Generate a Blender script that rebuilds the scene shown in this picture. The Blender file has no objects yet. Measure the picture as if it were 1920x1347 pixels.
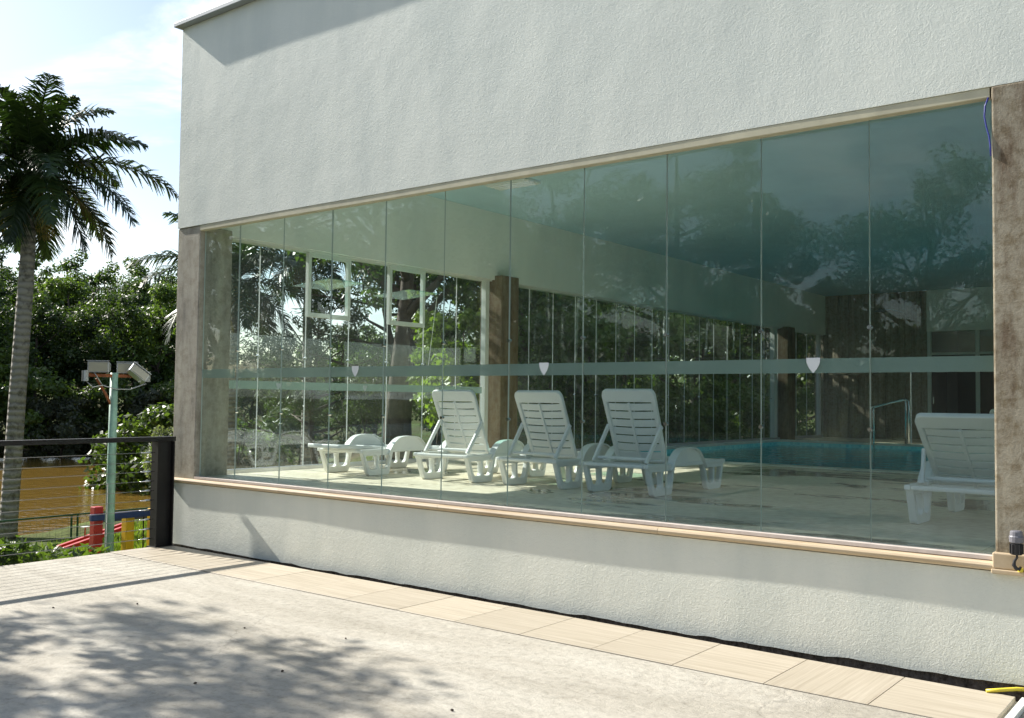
import bpy, bmesh, math, random
import numpy as np
from mathutils import Vector, Matrix

# ------------------------------------------------------------------ camera, sky, sun, exposure
sc = bpy.context.scene
R = math.radians
col = sc.collection
yaw, pitch, roll = R(38.10), R(2.42), R(0.66)
F = Vector((-math.sin(yaw)*math.cos(pitch), math.cos(yaw)*math.cos(pitch), math.sin(pitch)))
Rt = Vector((math.cos(yaw), math.sin(yaw), 0))
U = Rt.cross(F)
rr = Rt*math.cos(roll) + U*math.sin(roll)
uu = -Rt*math.sin(roll) + U*math.cos(roll)
cd = bpy.data.cameras.new('camera')
cam = bpy.data.objects.new('camera', cd); col.objects.link(cam)
M = Matrix((rr, uu, -F)).transposed().to_4x4(); M.translation = (0, 0, 1.6)
cam.matrix_world = M
cd.sensor_width = 36; cd.lens = 36*1807.5/1920
cd.clip_start = 0.05; cd.clip_end = 3000
sc.camera = cam

SUN = Vector((-1, -0.100, 0.70)).normalized()          # towards the sun
elev = math.asin(SUN.z)
world = bpy.data.worlds.new('World'); sc.world = world; world.use_nodes = True
nt = world.node_tree; nt.nodes.clear()
def N(tree, typ, **kw):
    n = tree.nodes.new(typ)
    for k, v in kw.items():
        if k == 'inp':
            for a, b in v.items(): n.inputs[a].default_value = b
        else: setattr(n, k, v)
    return n
sky = N(nt, 'ShaderNodeTexSky', sky_type='NISHITA', sun_disc=False, sun_elevation=elev,
        sun_rotation=math.atan2(SUN.x, SUN.y), air_density=1.0, dust_density=1.0, ozone_density=1.0)
tc = N(nt, 'ShaderNodeTexCoord'); sep = N(nt, 'ShaderNodeSeparateXYZ')
nt.links.new(tc.outputs['Generated'], sep.inputs[0])
zc = N(nt, 'ShaderNodeMath', operation='MAXIMUM', inp={1: 0.0}); nt.links.new(sep.outputs['Z'], zc.inputs[0])
za = N(nt, 'ShaderNodeMath', operation='ADD', inp={1: 0.22}); nt.links.new(zc.outputs[0], za.inputs[0])
comb = N(nt, 'ShaderNodeCombineXYZ')
for ax in 'XY':
    d = N(nt, 'ShaderNodeMath', operation='DIVIDE'); nt.links.new(sep.outputs[ax], d.inputs[0]); nt.links.new(za.outputs[0], d.inputs[1])
    nt.links.new(d.outputs[0], comb.inputs[ax])
cn = N(nt, 'ShaderNodeTexNoise', inp={'Scale': 1.7, 'Detail': 9.0, 'Roughness': 0.58, 'Distortion': 0.5})
nt.links.new(comb.outputs[0], cn.inputs['Vector'])
cr = N(nt, 'ShaderNodeMapRange', inp={1: 0.50, 2: 0.72, 3: 0.0, 4: 0.85}); cr.interpolation_type = 'SMOOTHSTEP'
nt.links.new(cn.outputs['Fac'], cr.inputs[0])
cm = N(nt, 'ShaderNodeMix', data_type='RGBA'); cm.inputs[7].default_value = (9.5, 9.8, 10.2, 1)
nt.links.new(cr.outputs[0], cm.inputs[0]); nt.links.new(sky.outputs[0], cm.inputs[6])
bg = N(nt, 'ShaderNodeBackground', inp={'Strength': 0.092}); wo = N(nt, 'ShaderNodeOutputWorld')
nt.links.new(cm.outputs[2], bg.inputs[0]); nt.links.new(bg.outputs[0], wo.inputs[0])

sl = bpy.data.lights.new('sun', 'SUN'); sl.energy = 5.0; sl.angle = R(0.53); sl.color = (1.0, 0.95, 0.87)
so = bpy.data.objects.new('sun', sl); col.objects.link(so)
so.rotation_euler = SUN.to_track_quat('Z', 'Y').to_euler(); so.location = (-20, -3, 20)

vs = sc.view_settings
vs.view_transform = 'Standard'; vs.look = 'None'; vs.exposure = 0.95; vs.gamma = 1.0; vs.use_curve_mapping = False
sc.render.engine = 'CYCLES'
sc.cycles.use_denoising = True
sc.cycles.max_bounces = 14; sc.cycles.diffuse_bounces = 10; sc.cycles.glossy_bounces = 4
sc.cycles.transparent_max_bounces = 28; sc.cycles.transmission_bounces = 6
sc.cycles.caustics_reflective = False; sc.cycles.caustics_refractive = False
sc.cycles.sample_clamp_indirect = 6.0

# ------------------------------------------------------------------ helpers
def link(o, parent=None):
    col.objects.link(o)
    if parent: o.parent = parent
    return o
def empty(name, loc=(0, 0, 0), rz=0.0):
    o = bpy.data.objects.new(name, None); o.empty_display_size = 0.2
    o.location = loc; o.rotation_euler = (0, 0, rz)
    return link(o)
def tag(o, label=None, cat=None, group=None, kind=None):
    if label: o['label'] = label
    if cat: o['category'] = cat
    if group: o['group'] = group
    if kind: o['kind'] = kind
    return o
class MB:
    def __init__(s): s.v = []; s.f = []; s.m = []
    def add(s, vs_, fs, mi=0):
        b = len(s.v); s.v += [tuple(v) for v in vs_]; s.f += [tuple(i+b for i in f) for f in fs]; s.m += [mi]*len(fs); return s
    def box(s, x0, x1, y0, y1, z0, z1, mi=0):
        return s.add([(x0,y0,z0),(x1,y0,z0),(x1,y1,z0),(x0,y1,z0),(x0,y0,z1),(x1,y0,z1),(x1,y1,z1),(x0,y1,z1)],
              [(0,3,2,1),(4,5,6,7),(0,1,5,4),(1,2,6,5),(2,3,7,6),(3,0,4,7)], mi)
    def tube(s, pts, rad, n=8, mi=0, cap=True):
        pts = [Vector(p) for p in pts]; k = len(pts)
        rad = rad if isinstance(rad, (list, tuple)) else [rad]*k
        b = len(s.v); up = None
        for i, p in enumerate(pts):
            t = (pts[min(i+1, k-1)] - pts[max(i-1, 0)]).normalized()
            if up is None:
                up = Vector((0,0,1)) if abs(t.z) < .9 else Vector((1,0,0))
            a = t.cross(up).normalized(); c = a.cross(t).normalized(); up = c
            for j in range(n):
                th = 2*math.pi*j/n; s.v.append(tuple(p + (a*math.cos(th) + c*math.sin(th))*rad[i]))
        for i in range(k-1):
            for j in range(n):
                j2 = (j+1) % n
                s.f.append((b+i*n+j, b+i*n+j2, b+(i+1)*n+j2, b+(i+1)*n+j)); s.m.append(mi)
        if cap:
            s.f.append(tuple(b+j for j in reversed(range(n)))); s.m.append(mi)
            s.f.append(tuple(b+(k-1)*n+j for j in range(n))); s.m.append(mi)
        return s
    def obox(s, c, hx, hy, hz, rot=None, mi=0):
        c = Vector(c); rot = rot or Matrix.Identity(3)
        P = [c + rot @ Vector((sx*hx, sy*hy, sz*hz)) for sz in (-1, 1) for sx, sy in ((-1,-1),(1,-1),(1,1),(-1,1))]
        return s.add(P, [(0,3,2,1),(4,5,6,7),(0,1,5,4),(1,2,6,5),(2,3,7,6),(3,0,4,7)], mi)
    def mesh(s, name, mats, smooth=False, bevel=0.0, seg=2):
        me = bpy.data.meshes.new(name); me.from_pydata(s.v, [], s.f)
        for m in (mats if isinstance(mats, (list, tuple)) else [mats]): me.materials.append(m)
        me.polygons.foreach_set('material_index', s.m)
        if bevel > 0:
            bm = bmesh.new(); bm.from_mesh(me); bmesh.ops.remove_doubles(bm, verts=bm.verts, dist=1e-5)
            es = [e for e in bm.edges if len(e.link_faces) == 2 and e.calc_face_angle() > 0.5]
            bmesh.ops.bevel(bm, geom=es, offset=bevel, segments=seg, profile=0.5, affect='EDGES', clamp_overlap=True)
            bm.to_mesh(me); bm.free()
        if smooth: me.polygons.foreach_set('use_smooth', [True]*len(me.polygons))
        me.update(); return me
    def build(s, name, mats, parent=None, smooth=False, bevel=0.0, seg=2):
        o = bpy.data.objects.new(name, s.mesh(name, mats, smooth, bevel, seg)); return link(o, parent)
def inst(me, name, parent=None, loc=(0,0,0), rot=(0,0,0), scale=None):
    o = bpy.data.objects.new(name, me); o.location = loc; o.rotation_euler = rot
    if scale: o.scale = scale
    return link(o, parent)
def copy_tree(o, parent=None):
    c = o.copy(); link(c, parent)
    for ch in list(o.children): copy_tree(ch, c)
    return c
def plate(outer, holes, half, bevel, mat4, mat, name):
    """2D outline with holes -> solid plate mesh, moved by mat4."""
    cu = bpy.data.curves.new(name, 'CURVE'); cu.dimensions = '2D'; cu.fill_mode = 'BOTH'
    cu.extrude = half; cu.bevel_depth = bevel; cu.bevel_resolution = 1; cu.offset = -bevel
    for pl in [outer] + list(holes):
        sp = cu.splines.new('POLY'); sp.points.add(len(pl)-1); sp.use_cyclic_u = True
        for q, p in zip(sp.points, pl): q.co = (p[0], p[1], 0, 1)
    ob = bpy.data.objects.new(name, cu); col.objects.link(ob)
    dg = bpy.context.evaluated_depsgraph_get(); dg.update()
    me = bpy.data.meshes.new_from_object(ob.evaluated_get(dg)); me.name = name
    bpy.data.objects.remove(ob); bpy.data.curves.remove(cu)
    me.transform(mat4); me.materials.clear(); me.materials.append(mat); return me
def rounded(pts, r, n=5):
    """round every corner of a polygon."""
    out = []; k = len(pts); rs = r if isinstance(r, (list, tuple)) else [r]*k
    for i in range(k):
        p = Vector(pts[i]).to_2d(); a = Vector(pts[i-1]).to_2d(); b = Vector(pts[(i+1) % k]).to_2d()
        ra = min(rs[i], (a-p).length*.48, (b-p).length*.48)
        p0 = p + (a-p).normalized()*ra; p1 = p + (b-p).normalized()*ra
        for j in range(n+1):
            t = j/n; out.append(tuple(p0*(1-t)**2 + p*2*t*(1-t) + p1*t*t))
    return out
def smoothstep(a, b, x):
    t = np.clip((x-a)/(b-a), 0, 1); return t*t*(3-2*t)

# ------------------------------------------------------------------ materials
def newmat(name):
    m = bpy.data.materials.new(name); m.use_nodes = True; t = m.node_tree; t.nodes.clear()
    out = N(t, 'ShaderNodeOutputMaterial'); return m, t, out
def princ(t, **kw):
    p = N(t, 'ShaderNodeBsdfPrincipled')
    for k, v in kw.items(): p.inputs[k].default_value = v
    return p
def L(t, a, b): t.links.new(a, b)
def simple(name, colr, rough=0.6, metal=0.0, nscale=0, namt=0.15, bump=0.0, bscale=60, spec=0.5, objrand=0.0, stretch=None):
    m, t, out = newmat(name)
    p = princ(t, **{'Base Color': (*colr, 1), 'Roughness': rough, 'Metallic': metal, 'Specular IOR Level': spec})
    L(t, p.outputs[0], out.inputs[0])
    c = N(t, 'ShaderNodeTexCoord'); vec = c.outputs['Object']
    if stretch:
        mp = N(t, 'ShaderNodeMapping'); mp.inputs['Scale'].default_value = stretch; L(t, vec, mp.inputs[0]); vec = mp.outputs[0]
    last = None
    if nscale:
        n = N(t, 'ShaderNodeTexNoise', inp={'Scale': nscale, 'Detail': 6.0, 'Roughness': 0.6}); L(t, vec, n.inputs['Vector'])
        mr = N(t, 'ShaderNodeMapRange', inp={1: 0.25, 2: 0.75, 3: 1-namt*1.5, 4: 1+namt}); L(t, n.outputs['Fac'], mr.inputs[0])
        last = mr.outputs[0]
    if objrand:
        oi = N(t, 'ShaderNodeObjectInfo'); mr2 = N(t, 'ShaderNodeMapRange', inp={3: 1-objrand, 4: 1+objrand}); L(t, oi.outputs['Random'], mr2.inputs[0])
        if last is None: last = mr2.outputs[0]
        else:
            mm = N(t, 'ShaderNodeMath', operation='MULTIPLY'); L(t, last, mm.inputs[0]); L(t, mr2.outputs[0], mm.inputs[1]); last = mm.outputs[0]
    if last is not None:
        vm = N(t, 'ShaderNodeVectorMath', operation='SCALE'); vm.inputs[0].default_value = colr; L(t, last, vm.inputs['Scale']); L(t, vm.outputs[0], p.inputs['Base Color'])
    if bump:
        n2 = N(t, 'ShaderNodeTexNoise', inp={'Scale': bscale, 'Detail': 5.0, 'Roughness': 0.6}); L(t, c.outputs['Object'], n2.inputs['Vector'])
        b = N(t, 'ShaderNodeBump', inp={'Strength': 1.0, 'Distance': bump}); L(t, n2.outputs['Fac'], b.inputs['Height']); L(t, b.outputs[0], p.inputs['Normal'])
    return m
def ramp(t, fac, stops):
    r = N(t, 'ShaderNodeValToRGB'); e = r.color_ramp.elements
    while len(e) < len(stops): e.new(0.5)
    for el, (pos, c) in zip(e, stops): el.position = pos; el.color = (*c, 1) if len(c) == 3 else c
    L(t, fac, r.inputs[0]); return r.outputs[0]

# stucco: trowelled paint, fine relief
def stucco(name, base, big, fine):
    m, t, out = newmat(name); c = N(t, 'ShaderNodeTexCoord')
    p = princ(t, Roughness=0.75, **{'Specular IOR Level': 0.25}); L(t, p.outputs[0], out.inputs[0])
    n1 = N(t, 'ShaderNodeTexNoise', inp={'Scale': 1.3, 'Detail': 5.0, 'Roughness': 0.6})
    mp = N(t, 'ShaderNodeMapping'); mp.inputs['Scale'].default_value = (1.6, 1, 0.35); L(t, c.outputs['Object'], mp.inputs[0]); L(t, mp.outputs[0], n1.inputs['Vector'])
    d = tuple(b*f for b, f in zip(base, (0.88, 0.90, 0.91)))
    L(t, ramp(t, n1.outputs['Fac'], [(0.34, d), (0.62, base)]), p.inputs['Base Color'])
    n2 = N(t, 'ShaderNodeTexNoise', inp={'Scale': 42.0, 'Detail': 4.0, 'Roughness': 0.62, 'Distortion': 0.8}); L(t, c.outputs['Object'], n2.inputs['Vector'])
    n3 = N(t, 'ShaderNodeTexNoise', inp={'Scale': 120.0, 'Detail': 3.0, 'Roughness': 0.6, 'Distortion': 0.4}); L(t, c.outputs['Object'], n3.inputs['Vector'])
    n4 = N(t, 'ShaderNodeTexNoise', inp={'Scale': 1.9, 'Detail': 2.0}); L(t, c.outputs['Object'], n4.inputs['Vector'])
    b0 = N(t, 'ShaderNodeBump', inp={'Distance': 0.010*big}); L(t, n4.outputs['Fac'], b0.inputs['Height'])
    b1 = N(t, 'ShaderNodeBump', inp={'Distance': 0.0026*fine}); L(t, n2.outputs['Fac'], b1.inputs['Height']); L(t, b0.outputs[0], b1.inputs['Normal'])
    b2 = N(t, 'ShaderNodeBump', inp={'Distance': 0.0016*fine}); L(t, n3.outputs['Fac'], b2.inputs['Height']); L(t, b1.outputs[0], b2.inputs['Normal'])
    L(t, b2.outputs[0], p.inputs['Normal']); return m
M_stucco = stucco('stucco', (0.73, 0.755, 0.68), 1.0, 1.0)
M_stucco_low = stucco('stucco_low', (0.76, 0.775, 0.69), 1.0, 1.25)
M_inwall = stucco('interior_plaster', (0.90, 0.91, 0.85), 0.2, 0.15)
M_cream = simple('cream_trim', (0.52, 0.49, 0.345), 0.55, nscale=6, namt=0.12)
M_ceiling = simple('ceiling_paint', (0.47, 0.66, 0.71), 0.8, nscale=1.2, namt=0.06)
M_roof = simple('roof_metal', (0.30, 0.33, 0.34), 0.5, 0.3)

def concrete(name, a, b, dark, stain, sc_=1.0, board=0.0, zst=1.3):
    m, t, out = newmat(name); c = N(t, 'ShaderNodeTexCoord')
    p = princ(t, Roughness=0.8, **{'Specular IOR Level': 0.25}); L(t, p.outputs[0], out.inputs[0])
    mp = N(t, 'ShaderNodeMapping'); mp.inputs['Scale'].default_value = (7*sc_, 7*sc_, zst*sc_); L(t, c.outputs['Object'], mp.inputs[0])
    n = N(t, 'ShaderNodeTexNoise', inp={'Scale': 1.0, 'Detail': 7.0, 'Roughness': 0.65}); L(t, mp.outputs[0], n.inputs['Vector'])
    n2 = N(t, 'ShaderNodeTexNoise', inp={'Scale': 12.0*sc_, 'Detail': 10.0, 'Roughness': 0.75}); L(t, c.outputs['Object'], n2.inputs['Vector'])
    base = ramp(t, n.outputs['Fac'], [(0.3, dark), (0.46, a), (0.66, b)])
    st = ramp(t, n2.outputs['Fac'], [(0.38, stain), (0.55, (1, 1, 1))])
    mx = N(t, 'ShaderNodeMix', data_type='RGBA', blend_type='MULTIPLY'); mx.inputs[0].default_value = 1.0
    L(t, base, mx.inputs[6]); L(t, st, mx.inputs[7]); L(t, mx.outputs[2], p.inputs['Base Color'])
    n3 = N(t, 'ShaderNodeTexNoise', inp={'Scale': 60.0, 'Detail': 6.0, 'Roughness': 0.7}); L(t, c.outputs['Object'], n3.inputs['Vector'])
    b1 = N(t, 'ShaderNodeBump', inp={'Distance': 0.004}); L(t, n3.outputs['Fac'], b1.inputs['Height'])
    if board:
        b2 = N(t, 'ShaderNodeBump', inp={'Distance': board}); L(t, n.outputs['Fac'], b2.inputs['Height']); L(t, b1.outputs[0], b2.inputs['Normal']); b1 = b2
    L(t, b1.outputs[0], p.inputs['Normal']); return m
M_conc_corner = concrete('weathered_concrete', (0.35, 0.325, 0.265), (0.45, 0.42, 0.335), (0.21, 0.195, 0.165), (0.75, 0.73, 0.70), 0.8)
M_conc_right = concrete('tan_concrete', (0.29, 0.26, 0.195), (0.37, 0.335, 0.255), (0.16, 0.12, 0.08), (0.62, 0.56, 0.47), 1.1)
M_conc_brown = concrete('brown_concrete', (0.19, 0.15, 0.095), (0.28, 0.23, 0.15), (0.11, 0.085, 0.055), (0.8, 0.7, 0.6), 0.8)
M_board = concrete('board_formed_concrete', (0.36, 0.325, 0.245), (0.45, 0.41, 0.32), (0.23, 0.20, 0.15), (0.7, 0.66, 0.6), 1.3, 0.01, 0.4)
M_dark_base = concrete('raw_footing', (0.15, 0.12, 0.095), (0.24, 0.19, 0.15), (0.05, 0.043, 0.036), (0.4, 0.35, 0.3), 2.0, 0.02)
M_soil = simple('dark_soil', (0.07, 0.062, 0.052), 0.95, nscale=14, namt=0.5, bump=0.02, bscale=30)

# terrace cement
m, t, out = newmat('terrace_cement'); M_terr = m; c = N(t, 'ShaderNodeTexCoord')
p = princ(t, Roughness=0.85, **{'Specular IOR Level': 0.2}); L(t, p.outputs[0], out.inputs[0])
mpt = N(t, 'ShaderNodeMapping'); mpt.inputs['Rotation'].default_value = (0, 0, 0.5); mpt.inputs['Scale'].default_value = (0.6, 2.2, 1); L(t, c.outputs['Object'], mpt.inputs[0])
n1 = N(t, 'ShaderNodeTexNoise', inp={'Scale': 0.9, 'Detail': 9.0, 'Roughness': 0.66, 'Distortion': 0.6}); L(t, mpt.outputs[0], n1.inputs['Vector'])
n2 = N(t, 'ShaderNodeTexNoise', inp={'Scale': 16.0, 'Detail': 9.0, 'Roughness': 0.8}); L(t, c.outputs['Object'], n2.inputs['Vector'])
base = ramp(t, n1.outputs['Fac'], [(0.28, (0.35, 0.325, 0.268)), (0.5, (0.455, 0.425, 0.36)), (0.7, (0.54, 0.515, 0.445))])
fine = ramp(t, n2.outputs['Fac'], [(0.32, (0.70, 0.69, 0.67)), (0.52, (1.0, 1.0, 1.0)), (0.68, (1.10, 1.09, 1.07))])
mx = N(t, 'ShaderNodeMix', data_type='RGBA', blend_type='MULTIPLY'); mx.inputs[0].default_value = 1.0; L(t, base, mx.inputs[6]); L(t, fine, mx.inputs[7])
# hairline cracks and grit
vo = N(t, 'ShaderNodeTexVoronoi', feature='DISTANCE_TO_EDGE', inp={'Scale': 0.42})
dn = N(t, 'ShaderNodeTexNoise', inp={'Scale': 3.0, 'Detail': 6.0}); L(t, c.outputs['Object'], dn.inputs['Vector'])
ad = N(t, 'ShaderNodeVectorMath', operation='MULTIPLY_ADD'); ad.inputs[1].default_value = (0.5, 0.5, 0.5); L(t, dn.outputs['Color'], ad.inputs[0]); L(t, c.outputs['Object'], ad.inputs[2]); L(t, ad.outputs[0], vo.inputs['Vector'])
ck = N(t, 'ShaderNodeMapRange', inp={1: 0.0, 2: 0.006, 3: 0.78, 4: 1.0}); L(t, vo.outputs['Distance'], ck.inputs[0])
msk = N(t, 'ShaderNodeTexNoise', inp={'Scale': 0.8, 'Detail': 2.0}); L(t, c.outputs['Object'], msk.inputs['Vector'])
mk = N(t, 'ShaderNodeMapRange', inp={1: 0.5, 2: 0.6, 3: 1.0, 4: 0.0}); L(t, msk.outputs['Fac'], mk.inputs[0])
mxk = N(t, 'ShaderNodeMath', operation='MAXIMUM'); L(t, ck.outputs[0], mxk.inputs[0]); L(t, mk.outputs[0], mxk.inputs[1])
vg = N(t, 'ShaderNodeTexVoronoi', inp={'Scale': 3.1, 'Randomness': 1.0}); L(t, c.outputs['Object'], vg.inputs['Vector'])
gk = N(t, 'ShaderNodeMapRange', inp={1: 0.018, 2: 0.028, 3: 0.35, 4: 1.0}); L(t, vg.outputs['Distance'], gk.inputs[0])
mg = N(t, 'ShaderNodeMath', operation='MULTIPLY'); L(t, mxk.outputs[0], mg.inputs[0]); L(t, gk.outputs[0], mg.inputs[1])
vm = N(t, 'ShaderNodeVectorMath', operation='SCALE'); L(t, mx.outputs[2], vm.inputs[0]); L(t, mg.outputs[0], vm.inputs['Scale']); L(t, vm.outputs[0], p.inputs['Base Color'])
bb = N(t, 'ShaderNodeBump', inp={'Distance': 0.010}); L(t, n2.outputs['Fac'], bb.inputs['Height'])
bc = N(t, 'ShaderNodeBump', inp={'Distance': 0.03}); L(t, n1.outputs['Fac'], bc.inputs['Height']); L(t, bb.outputs[0], bc.inputs['Normal']); L(t, bc.outputs[0], p.inputs['Normal'])

# travertine-look porcelain tile: fine lines along local x
def travertine(name, a, b, dk, rough, yscale=38):
    m, t, out = newmat(name); c = N(t, 'ShaderNodeTexCoord'); oi = N(t, 'ShaderNodeObjectInfo')
    p = princ(t, Roughness=rough, **{'Specular IOR Level': 0.35}); L(t, p.outputs[0], out.inputs[0])
    off = N(t, 'ShaderNodeVectorMath', operation='SCALE'); off.inputs[0].default_value = (7, 13, 0); L(t, oi.outputs['Random'], off.inputs['Scale'])
    ad = N(t, 'ShaderNodeVectorMath', operation='ADD'); L(t, c.outputs['Object'], ad.inputs[0]); L(t, off.outputs[0], ad.inputs[1])
    mp = N(t, 'ShaderNodeMapping'); mp.inputs['Scale'].default_value = (1.1, yscale, 1); L(t, ad.outputs[0], mp.inputs[0])
    n = N(t, 'ShaderNodeTexNoise', inp={'Scale': 1.0, 'Detail': 6.0, 'Roughness': 0.7}); L(t, mp.outputs[0], n.inputs['Vector'])
    cc = ramp(t, n.outputs['Fac'], [(0.3, dk), (0.48, a), (0.68, b)])
    mr = N(t, 'ShaderNodeMapRange', inp={3: 0.93, 4: 1.07}); L(t, oi.outputs['Random'], mr.inputs[0])
    vm = N(t, 'ShaderNodeVectorMath', operation='SCALE'); L(t, cc, vm.inputs[0]); L(t, mr.outputs[0], vm.inputs['Scale']); L(t, vm.outputs[0], p.inputs['Base Color'])
    return m
M_tile = travertine('travertine_tile', (0.45, 0.395, 0.305), (0.53, 0.475, 0.38), (0.34, 0.29, 0.215), 0.5)
M_sill = travertine('travertine_sill', (0.50, 0.395, 0.26), (0.62, 0.515, 0.37), (0.36, 0.25, 0.14), 0.4, 60)
M_alu = simple('aluminium', (0.62, 0.62, 0.62), 0.35, 0.7)
M_white_alu = simple('white_aluminium', (0.74, 0.77, 0.73), 0.4)
M_track = simple('track_stone', (0.62, 0.55, 0.50), 0.5, nscale=12, namt=0.1)
M_steel = simple('polished_steel', (0.7, 0.7, 0.7), 0.18, 1.0)
M_rubber = simple('rubber_foot', (0.05, 0.05, 0.055), 0.7)

# wet indoor deck tile
m, t, out = newmat('deck_tile'); M_deck = m; c = N(t, 'ShaderNodeTexCoord'); oi = N(t, 'ShaderNodeObjectInfo'); geo = N(t, 'ShaderNodeNewGeometry')
p = princ(t, **{'Specular IOR Level': 0.5}); L(t, p.outputs[0], out.inputs[0])
mp = N(t, 'ShaderNodeMapping'); mp.inputs['Scale'].default_value = (0.35, 1.1, 1); L(t, geo.outputs['Position'], mp.inputs[0])
n = N(t, 'ShaderNodeTexNoise', inp={'Scale': 1.0, 'Detail': 6.0, 'Roughness': 0.62, 'Distortion': 0.4}); L(t, mp.outputs[0], n.inputs['Vector'])
nf = N(t, 'ShaderNodeTexNoise', inp={'Scale': 14.0, 'Detail': 6.0}); L(t, geo.outputs['Position'], nf.inputs['Vector'])
cc = ramp(t, nf.outputs['Fac'], [(0.3, (0.58, 0.51, 0.38)), (0.6, (0.74, 0.67, 0.53))])
wet = N(t, 'ShaderNodeMapRange', inp={1: 0.525, 2: 0.60, 3: 0.0, 4: 1.0}); wet.interpolation_type = 'SMOOTHSTEP'; L(t, n.outputs['Fac'], wet.inputs[0])
dkm = N(t, 'ShaderNodeMapRange', inp={3: 1.0, 4: 0.50}); L(t, wet.outputs[0], dkm.inputs[0])
rr_ = N(t, 'ShaderNodeMapRange', inp={3: 0.93, 4: 1.07}); L(t, oi.outputs['Random'], rr_.inputs[0])
mmu = N(t, 'ShaderNodeMath', operation='MULTIPLY'); L(t, dkm.outputs[0], mmu.inputs[0]); L(t, rr_.outputs[0], mmu.inputs[1])
vm = N(t, 'ShaderNodeVectorMath', operation='SCALE'); L(t, cc, vm.inputs[0]); L(t, mmu.outputs[0], vm.inputs['Scale']); L(t, vm.outputs[0], p.inputs['Base Color'])
rg = N(t, 'ShaderNodeMapRange', inp={3: 0.42, 4: 0.12}); L(t, wet.outputs[0], rg.inputs[0]); L(t, rg.outputs[0], p.inputs['Roughness'])

# pool basin mosaic and waters
m, t, out = newmat('pool_mosaic'); M_pool = m; c = N(t, 'ShaderNodeTexCoord')
p = princ(t, Roughness=0.3); L(t, p.outputs[0], out.inputs[0])
ch = N(t, 'ShaderNodeTexVoronoi', distance='CHEBYCHEV', inp={'Scale': 18.0, 'Randomness': 0.0}); L(t, c.outputs['Object'], ch.inputs['Vector'])
L(t, ramp(t, ch.outputs['Color'], [(0.2, (0.14, 0.64, 0.74)), (0.8, (0.28, 0.82, 0.86))]), p.inputs['Base Color'])

def schlick(t, f0):
    lw = N(t, 'ShaderNodeLayerWeight', inp={'Blend': 0.5})
    pw = N(t, 'ShaderNodeMath', operation='POWER', inp={1: 5.0}); L(t, lw.outputs['Facing'], pw.inputs[0])
    ma = N(t, 'ShaderNodeMath', operation='MULTIPLY_ADD', inp={1: 1-f0, 2: f0}); L(t, pw.outputs[0], ma.inputs[0]); return ma.outputs[0]
def sheet_glass(name, tint, f0, haze=0.0, streak=False):
    m, t, out = newmat(name)
    tr = N(t, 'ShaderNodeBsdfTransparent'); tr.inputs[0].default_value = (*tint, 1)
    gl = N(t, 'ShaderNodeBsdfGlossy', inp={'Roughness': 0.0}); gl.inputs[0].default_value = (1, 1, 1, 1)
    mx = N(t, 'ShaderNodeMixShader'); L(t, schlick(t, f0), mx.inputs[0]); L(t, tr.outputs[0], mx.inputs[1]); L(t, gl.outputs[0], mx.inputs[2])
    last = mx.outputs[0]
    g = N(t, 'ShaderNodeNewGeometry')
    # very slight waviness of the panes
    nb = N(t, 'ShaderNodeTexNoise', inp={'Scale': 0.9, 'Detail': 1.0}); L(t, g.outputs['Position'], nb.inputs['Vector'])
    bp = N(t, 'ShaderNodeBump', inp={'Distance': 0.0025}); L(t, nb.outputs['Fac'], bp.inputs['Height']); L(t, bp.outputs[0], gl.inputs['Normal'])
    if haze or streak:
        df = N(t, 'ShaderNodeBsdfDiffuse'); df.inputs[0].default_value = (0.75, 0.78, 0.76, 1)
        tl = N(t, 'ShaderNodeBsdfTranslucent'); tl.inputs[0].default_value = (0.75, 0.78, 0.76, 1)
        a = N(t, 'ShaderNodeAddShader'); L(t, df.outputs[0], a.inputs[0]); L(t, tl.outputs[0], a.inputs[1])
        m2 = N(t, 'ShaderNodeMixShader')
        mp = N(t, 'ShaderNodeMapping'); L(t, g.outputs['Position'], mp.inputs[0])
        n = N(t, 'ShaderNodeTexNoise', inp={'Scale': 1.0, 'Detail': 5.0, 'Roughness': 0.6}); L(t, mp.outputs[0], n.inputs['Vector'])
        if streak:
            mp.inputs['Scale'].default_value = (1, 5.5, 0.25)
            fa = N(t, 'ShaderNodeMapRange', inp={1: 0.57, 2: 0.74, 3: 0.0, 4: 0.5}); L(t, n.outputs['Fac'], fa.inputs[0])
            sp = N(t, 'ShaderNodeSeparateXYZ'); L(t, g.outputs['Position'], sp.inputs[0])
            zz = N(t, 'ShaderNodeMapRange', inp={1: 2.2, 2: 3.3, 3: 0.06, 4: 1.0}); L(t, sp.outputs['Z'], zz.inputs[0])
            mu = N(t, 'ShaderNodeMath', operation='MULTIPLY'); L(t, fa.outputs[0], mu.inputs[0]); L(t, zz.outputs[0], mu.inputs[1])
            adh = N(t, 'ShaderNodeMath', operation='ADD', inp={1: haze}); L(t, mu.outputs[0], adh.inputs[0]); fac = adh.outputs[0]
        else:
            mp.inputs['Scale'].default_value = (2.5, 2.5, 1.2)
            fa = N(t, 'ShaderNodeMapRange', inp={1: 0.35, 2: 0.8, 3: haze*0.4, 4: haze*2}); L(t, n.outputs['Fac'], fa.inputs[0]); fac = fa.outputs[0]
        L(t, fac, m2.inputs[0]); L(t, last, m2.inputs[1]); L(t, a.outputs[0], m2.inputs[2]); last = m2.outputs[0]
    L(t, last, out.inputs[0]); return m
M_glass_f = sheet_glass('front_glass', (0.945, 0.997, 0.988), 0.027, haze=0.007)
M_glass_l = sheet_glass('side_glass', (0.98, 0.995, 0.99), 0.05, haze=0.003)
M_glass_s = sheet_glass('streaked_side_glass', (0.93, 0.97, 0.955), 0.04, haze=0.006, streak=True)
M_glass_edge = simple('glass_edge', (0.42, 0.50, 0.46), 0.3)
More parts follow.
